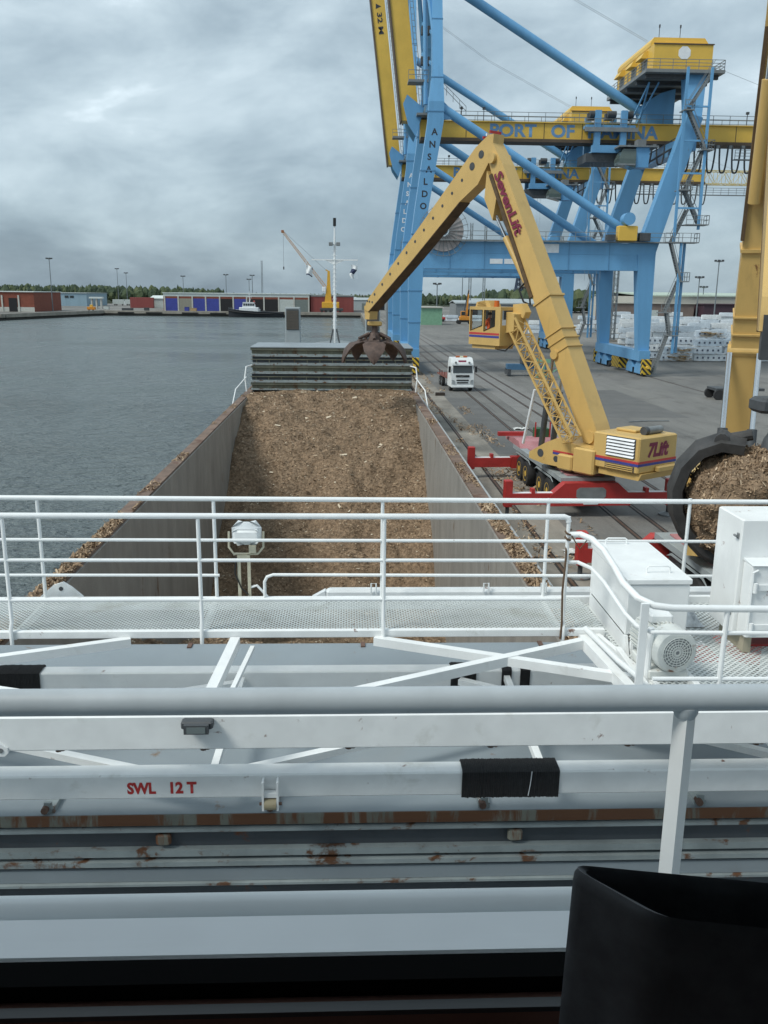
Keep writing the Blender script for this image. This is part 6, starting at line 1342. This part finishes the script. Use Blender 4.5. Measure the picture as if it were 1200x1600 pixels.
# scrap and machines clutter beyond the far crane
for k, (x, y, m, sx, sy, sz, nm, lab) in enumerate((
    (29, 330, ORANGE, 4, 2.4, 2.2, 'forklift', 'orange forklift left of the upright orange loader'), (33.5, 338, RED, 5, 2.4, 1.8, 'forklift', 'dark red forklift beside the white packages far off'), (26.5, 345, DARK, 6, 2.4, 2.4, 'wheel_loader', 'black wheel loader far along the quay'), (68, 236, ORANGE, 5, 2, 1.0, 'low_loader', 'low orange loader by the packages beyond the portal'), (57, 233, DARK, 3, 2, 2.0, 'wheel_loader', 'dark wheel loader beside the white package group beyond the portal'))):
    v = thing(nm, lab, 'vehicle', (x, y, 0))
    MB().chbox(x - sx / 2, x + sx / 2, y - sy / 2, y + sy / 2, .6, .6 + sz * .6, .12).build('body', m, v)
    MB().chbox(x - sx * .1, x + sx * .3, y - sy * .4, y + sy * .4, .61 + sz * .6, .6 + sz * 1.3, .1).build('cab', m, v); MB().box(x - sx * .08, x + sx * .28, y - sy * .42, y - sy * .41, .7 + sz * .6, .5 + sz * 1.3).build('window', GLASSD, v)
    for a in (-.35, .35):
        for q in (-1, 1): MB().lathe((x + a * sx, y + q * sy * .45 - .15, .5), (0, 1, 0), [(0, .2), (0, .5), (.3, .5), (.3, .2)], 12).build('wheel', RUBBER, v, smooth=True)
    MB().beam((x - sx * .5, y, .8), (x - sx * .62, y, 3.0 if nm == 'forklift' else 1.2), .5, .15).build('lift_arm', DARK, v)
# ============================================================ tug, harbour crane and clutter across the basin
def tug():
    t_ = thing('tugboat', 'white and black tugboat moored at the far quay', 'tug', (-46, 456, -2.2))
    HB = mat('tug_hull_black', (.02, .022, .028), .5); TWH = mat('tug_white', (.72, .75, .76), .4)
    rs = []
    for x, hw, zs in ((-60, .6, 2.0), (-57.5, 2.6, 1.6), (-53, 3.6, 1.1), (-44, 3.8, .6), (-36, 3.6, .4), (-32.5, 2.8, .5)): rs.append([(x, 456 - hw, zs), (x, 456 - hw * .75, -3.5), (x, 456 + hw * .75, -3.5), (x, 456 + hw, zs)])
    h_ = MB().rings(rs).build('hull', HB, t_, smooth=True)
    MB().path([(-60, 455.3, 1.0), (-57.5, 453.3, .6), (-53, 452.3, .1), (-44, 452.1, -.4), (-33, 453.2, -.4)], .28, 8).build('fender_strip', RUBBER, h_, smooth=True)
    MB().chbox(-54.5, -45, 453.6, 458.4, .1, 2.6, .2).build('deckhouse', TWH, t_)
    w_ = MB().rings([[(-53, 454, 2.62), (-46.5, 454, 2.62), (-46.5, 458, 2.62), (-53, 458, 2.62)], [(-52.6, 454.2, 4.9), (-47, 454.2, 4.9), (-47, 457.8, 4.9), (-52.6, 457.8, 4.9)]]).build('wheelhouse', TWH, t_)
    for k in range(5): MB().prism([(-52.4 + k * 1.12, 454.05, 3.4), (-51.5 + k * 1.12, 454.05, 3.4), (-51.5 + k * 1.12, 454.12, 4.5), (-52.4 + k * 1.12, 454.12, 4.5)], (0, -.05, 0)).build('window', GLASSD, w_)
    MB().chbox(-52.8, -46.8, 454.1, 457.9, 4.91, 5.1, .05).build('roof', TWH, w_)
    MB().tube((-49.5, 456, 5.1), (-49.5, 456, 10.6), .22, 8, .1).beam((-50.6, 456, 7.6), (-48.4, 456, 7.6), .12, .12).beam((-50.2, 456, 8.8), (-48.8, 456, 8.8), .12, .12).beam((-49.5, 456, 5.1), (-48.2, 456, 8.4), .12, .12).build('mast', TWH, t_)
    for x in (-47.2,): MB().chbox(x - .4, x + .4, 455.2, 456.8, 2.62, 5.9, .1).build('funnel', mat('funnel_red', (.35, .05, .04), .5), t_)
    MB().chbox(-43, -41.6, 455, 457, -.2, 1.2, .1).build('towing_winch', DARK, t_)
    MB().path([(-44.5, 453.4, -.1), (-44.5, 453.4, 1.6), (-44.5, 458.6, 1.6), (-44.5, 458.6, -.1)], .12, 8).build('towing_arch', TWH, t_, smooth=True)
    railing(MB(), [(-56, 453.6, .6), (-45, 452.6, .1)], .9, 1.5, .04, 1).build('railing', TWH, t_)
tug()
hc = thing('mobile_harbour_crane', 'orange yellow mobile harbour crane with lattice jib before the red warehouse', 'crane', (-9.5, 476, 0))
HY = mat('harbour_crane_yellow', (.66, .36, .035), .45, var=.08)
MB().chbox(-15, -3, 473.5, 478.5, .9, 2.2, .1).build('chassis', DARK, hc)
for x in (-14, -12, -9.5, -7, -4.5):
    for y in (473.6, 478): MB().lathe((x, y - .2, .7), (0, 1, 0), [(0, .3), (0, .7), (.5, .7), (.5, .3)], 12).build('wheel', RUBBER, hc, smooth=True)
MB().chbox(-14, -5, 474, 478, 2.3, 5.4, .2).build('machine_house', HY, hc)
MB().loft([(-12.6, -9.0, 474.8, 477.2, 5.4), (-11.4, -9.6, 475.1, 476.9, 14), (-11.0, -9.8, 475.3, 476.7, 21.0)]).build('tower', HY, hc)
MB().chbox(-13.8, -12.0, 474.4, 475.9, 10.6, 13.0, .15).build('cab', LWHT, hc); MB().beam((-10.4, 476, 20.8), (-12.0, 476, 21.6), 1.0, .6).build('tower_head', HY, hc)
jb = MB(); lattice(jb, (-11.6, 476, 12.2), (-33.8, 476, 40.2), 1.3, 1.3, 18, .10, w2=.8, h2=.8, brace=.07); jb.build('jib', mat('jib_rusty_orange', (.52, .24, .05), .6), hc)
MB().chbox(-34.6, -33.2, 475.5, 476.5, 39.6, 41.0, .15).build('jib_head', mat('jib_head_rust', (.3, .12, .06), .6), hc)
for dz in (0, .25): MB().path([(-11.8, 476 + dz, 21.4), (-33.6, 476 + dz, 40.6)], .06, 5).build('luffing_rope', DARK, hc)
MB().path([(-33.6, 476, 39.6), (-33.6, 476, 23.0)], .06, 5).build('hoist_rope', DARK, hc); MB().chbox(-33.9, -33.3, 475.7, 476.3, 21.5, 23, .1).build('hook_block', DARK, hc)
def sbox(name, label, cat, x, y, sx, sy, z0, z1, m, extra=None, group=None):
    o = thing(name, label, cat, (x, y, z0), group); MB().chbox(x - sx / 2, x + sx / 2, y - sy / 2, y + sy / 2, z0, z1, .08).build('body', m, o)
    if extra: extra(o, x, y)
    return o
def ribs(o, x, y, n=9, l=6, z0=.3, z1=2.5, dy=1.25):
    for k in range(n): MB().box(x - l / 2 + .2 + k * (l - .4) / (n - 1) - .06, x - l / 2 + .2 + k * (l - .4) / (n - 1) + .06, y - dy - .06, y - dy, z0, z1).build('rib', o.children[0].data.materials[0], o)
sbox('shipping_container', 'red shipping container stack left of the small white shed', 'container', -125, 556, 14, 2.5, .05, 6.2, REDW, lambda o, x, y: ribs(o, x, y, 12, 14, .3, 6.0))
for k, x in enumerate((-160, -151.5)):
    def tex(o, x, y):
        for a in (-2.5, -1.2, 2.8): MB().lathe((x + a, y - 1.3, .5), (0, 1, 0), [(0, .2), (0, .5), (.3, .5), (.3, .2)], 10).build('wheel', RUBBER, o)
        MB().chbox(x + 4.1, x + 5.6, y - 1.2, y + 1.2, .6, 3.0, .1).build('cab', LWHT, o)
    sbox('box_truck', ['white box truck parked at the forest edge, left of two', 'white box truck parked at the forest edge, right of two'][k], 'truck', x, 640, 8, 2.5, 1.0, 4.1, DOORW, tex)
rampo = thing('loading_ramp', 'white loading bridge with legs on the far yard', 'ramp', (-142.4, 520, 0))
MB().box(-146.2, -138.6, 518.5, 521.5, 5.6, 6.5).build('deck', FASC, rampo)
for x in (-145, -142.4, -139.8): MB().box(x - .35, x + .35, 519, 521, 0, 5.59).build('leg', WPIL, rampo)
def exv(o, x, y):
    MB().chbox(x - .6, x + .8, y - .8, y + .6, 1.8, 3.0, .1).build('cab', YEL, o)
    for a in (-1, 1): MB().lathe((x + a, y - 1, .5), (0, 1, 0), [(0, .2), (0, .5), (.3, .5), (.3, .2)], 10).build('wheel', RUBBER, o)
sbox('yellow_tractor', 'small yellow tractor beside the tall light mast across the basin', 'tractor', -148.3, 442, 3.2, 1.8, .5, 1.79, YEL, exv)
sbox('dumper', 'orange dumper in the corner of the far quay', 'vehicle', -131, 468, 4, 2.2, .5, 1.9, ORANGE, exv)
for k, (x, y, sx, z, m, lab) in enumerate(((-113, 469, 5.5, 1.3, DARK, 'long dark steel box on the quay left of the blue doors'), (-104, 472, 2.4, 1.6, DARK, 'dark bin in front of the first blue door'), (-84.5, 478, 2.2, 2.0, DOORB, 'small blue bin before the blue doored warehouse'), (-81, 478, 3, 1.5, TIMB, 'pile box of pale timber before the blue doored warehouse'), (-62, 479, 2.2, 2.0, DARK, 'dark bin at the open warehouse bay near the tug'), (-165, 420, 5, 2.8, TIMB, 'pale brown heap box before the red brick shed'), (-133, 505, 2.6, 1.6, DOORW, 'white small container behind the far quay corner'))):
    sbox('storage_bin', lab, 'bin', x, y, sx, 2, .02, z, m, lambda o, xx, yy, s=sx, zz=z: MB().box(xx - s / 2 - .08, xx + s / 2 + .08, yy - 1.08, yy + 1.08, zz + .001, zz + .12).build('rim', o.children[0].data.materials[0], o))
for k in range(12):
    x = -141.0 + 15.6 * (k + .5) / 12; y = 371 + 90 * (k + .5) / 12
    f_ = thing('quay_fender', 'black tyre fender on the left basin wall, %s from the near end' % ORD[k], 'fender', (x + .9, y, -1.2), 'tyre fenders on the left basin wall')
    MB().lathe((x + .75, y, -.7), (1, 0, 0), [(0, .4), (0, .8), (.3, .8), (.3, .4)], 12, cap=False).build('tyre', RUBBER, f_)
for k, x in enumerate((-112, -98, -80, -66)):
    f_ = thing('timber_fender', 'long rubber fender on the far basin wall, %s from the left' % ORD[k], 'fender', (x, 460.7, -.6), 'fenders on the far basin wall'); MB().chbox(x - 4, x + 4, 460.55, 460.98, -.9, -.3, .06).build('bar', RUBBER, f_)
    MB().path([(x - 3.5, 460.8, -.35), (x - 3.5, 461.3, .38)], .05, 5).build('chain', RUSTY, f_)
# low hill under the forest, and the forest
HILL = mat('hill_grass_dark', (.05, .065, .035), .9, var=.3, scale=.05)
hm = MB(); vs_, fs_ = [], []
gx = np.linspace(-1900, 1500, 70); gy = np.linspace(720, 2400, 12)
for j, y in enumerate(gy):
    for i, x in enumerate(gx):
        t_ = min(1, j / 3); h_ = (5.5 if x < -150 else 3.0 if x < 60 else 2.2) * t_ + 6 * vn[1](np.array([x * .004 + 7]), np.array([y * .003]))[0] * t_
        vs_.append((x, y, max(-.2, h_) if j else -.2))
for j in range(11):
    for i in range(69): a = j * 70 + i; fs_.append((a, a + 1, a + 71, a + 70))
struct(hm.add(vs_, fs_), 'hill', HILL, smooth=True)
def forest_mat():
    m = bpy.data.materials.new('forest_foliage'); m.use_nodes = True; t = m.node_tree; b = t.nodes['Principled BSDF']; b.inputs['Roughness'].default_value = .9
    ge = t.nodes.new('ShaderNodeNewGeometry'); r = t.nodes.new('ShaderNodeValToRGB'); t.links.new(ge.outputs['Random Per Island'], r.inputs[0])
    e = r.color_ramp.elements; e[0].color = (.030, .050, .030, 1); e[1].color = (.085, .105, .045, 1); x = e.new(.6); x.color = (.05, .075, .036, 1); t.links.new(r.outputs[0], b.inputs['Base Color']); return m
FOR = forest_mat()
fm = MB(); fr2 = random.Random(4)
def one_tree(x, y, z, h, conifer):
    n = 6; a0 = fr2.uniform(0, 6.28); rs = []
    if conifer: pr = [(.12, .17), (.3, .2), (.32, .13), (.55, .15), (.57, .09), (.8, .08), (1.0, .01)]
    else: pr = [(.1, .1), (.25, .26), (.45, .34), (.65, .33), (.85, .22), (1.0, .05)]
    for t_, r_ in pr:
        rs.append([(x + h * r_ * fr2.uniform(.75, 1.25) * math.cos(a0 + k * 2 * math.pi / n), y + h * r_ * fr2.uniform(.75, 1.25) * math.sin(a0 + k * 2 * math.pi / n), z + h * t_ + fr2.uniform(-.03, .03) * h) for k in range(n)])
    fm.rings(rs)
for k in range(2600):
    x = fr2.uniform(-480, 420); y = 735 + 170 * fr2.random() ** 1.3
    base = 0.5 + (4 if x < -150 else 1.6) * min(1, (y - 720) / 300)
    hmax = 11.2 if x < -190 else (10.5 if x < -120 else (7.2 if x < 60 else 7.6))
    one_tree(x, y, base, hmax * fr2.uniform(.7, 1.15) * (1.15 if fr2.random() < .06 else 1), fr2.random() < .6)
for k in range(240):      # nearer belt right of the water tower
    x = fr2.uniform(78, 150); y = fr2.uniform(520, 560); one_tree(x, y, 0, fr2.uniform(8, 13.5), fr2.random() < .3)
fo = fm.build('forest', FOR); fo['kind'] = 'stuff'; tag(fo, 'dark mixed forest along the horizon behind the port', 'forest')
# distant low port buildings and parked wagons under the horizon on the right
for k, (x, y, sx, h, m, lab) in enumerate(((90, 480, 50, 6.5, GREYST, 'long dark grey freight shed right of the water tower'), (20, 560, 40, 6, ROOFG, 'pale grey far shed at the end of the quay'), (150, 470, 40, 8, BEI, 'cream far shed behind the crane stair'), (175, 420, 24, 9, LWHT, 'white rounded storage hall behind the landside legs'), (-10, 640, 30, 6, BRN, 'brown far shed behind the red warehouse'))):
    s2 = thing('far_shed', lab, 'warehouse', (x, y, 0)); MB().box(x - sx / 2, x + sx / 2, y, y + 15, 0, h).build('wall', m, s2); MB().prism([(x - sx / 2 - .3, y - .4, h + .002), (x - sx / 2 - .3, y + 7.5, h + 1.4), (x - sx / 2 - .3, y + 15.4, h + .002)], (sx + .6, 0, 0)).build('roof', ROOFG, s2)
    for q in range(3): MB().box(x - sx / 4 + q * sx / 4 - 2, x - sx / 4 + q * sx / 4 + 2, y - .08, y - .004, .05, 4).build('door', DOORV if q % 2 else DOORG, s2)
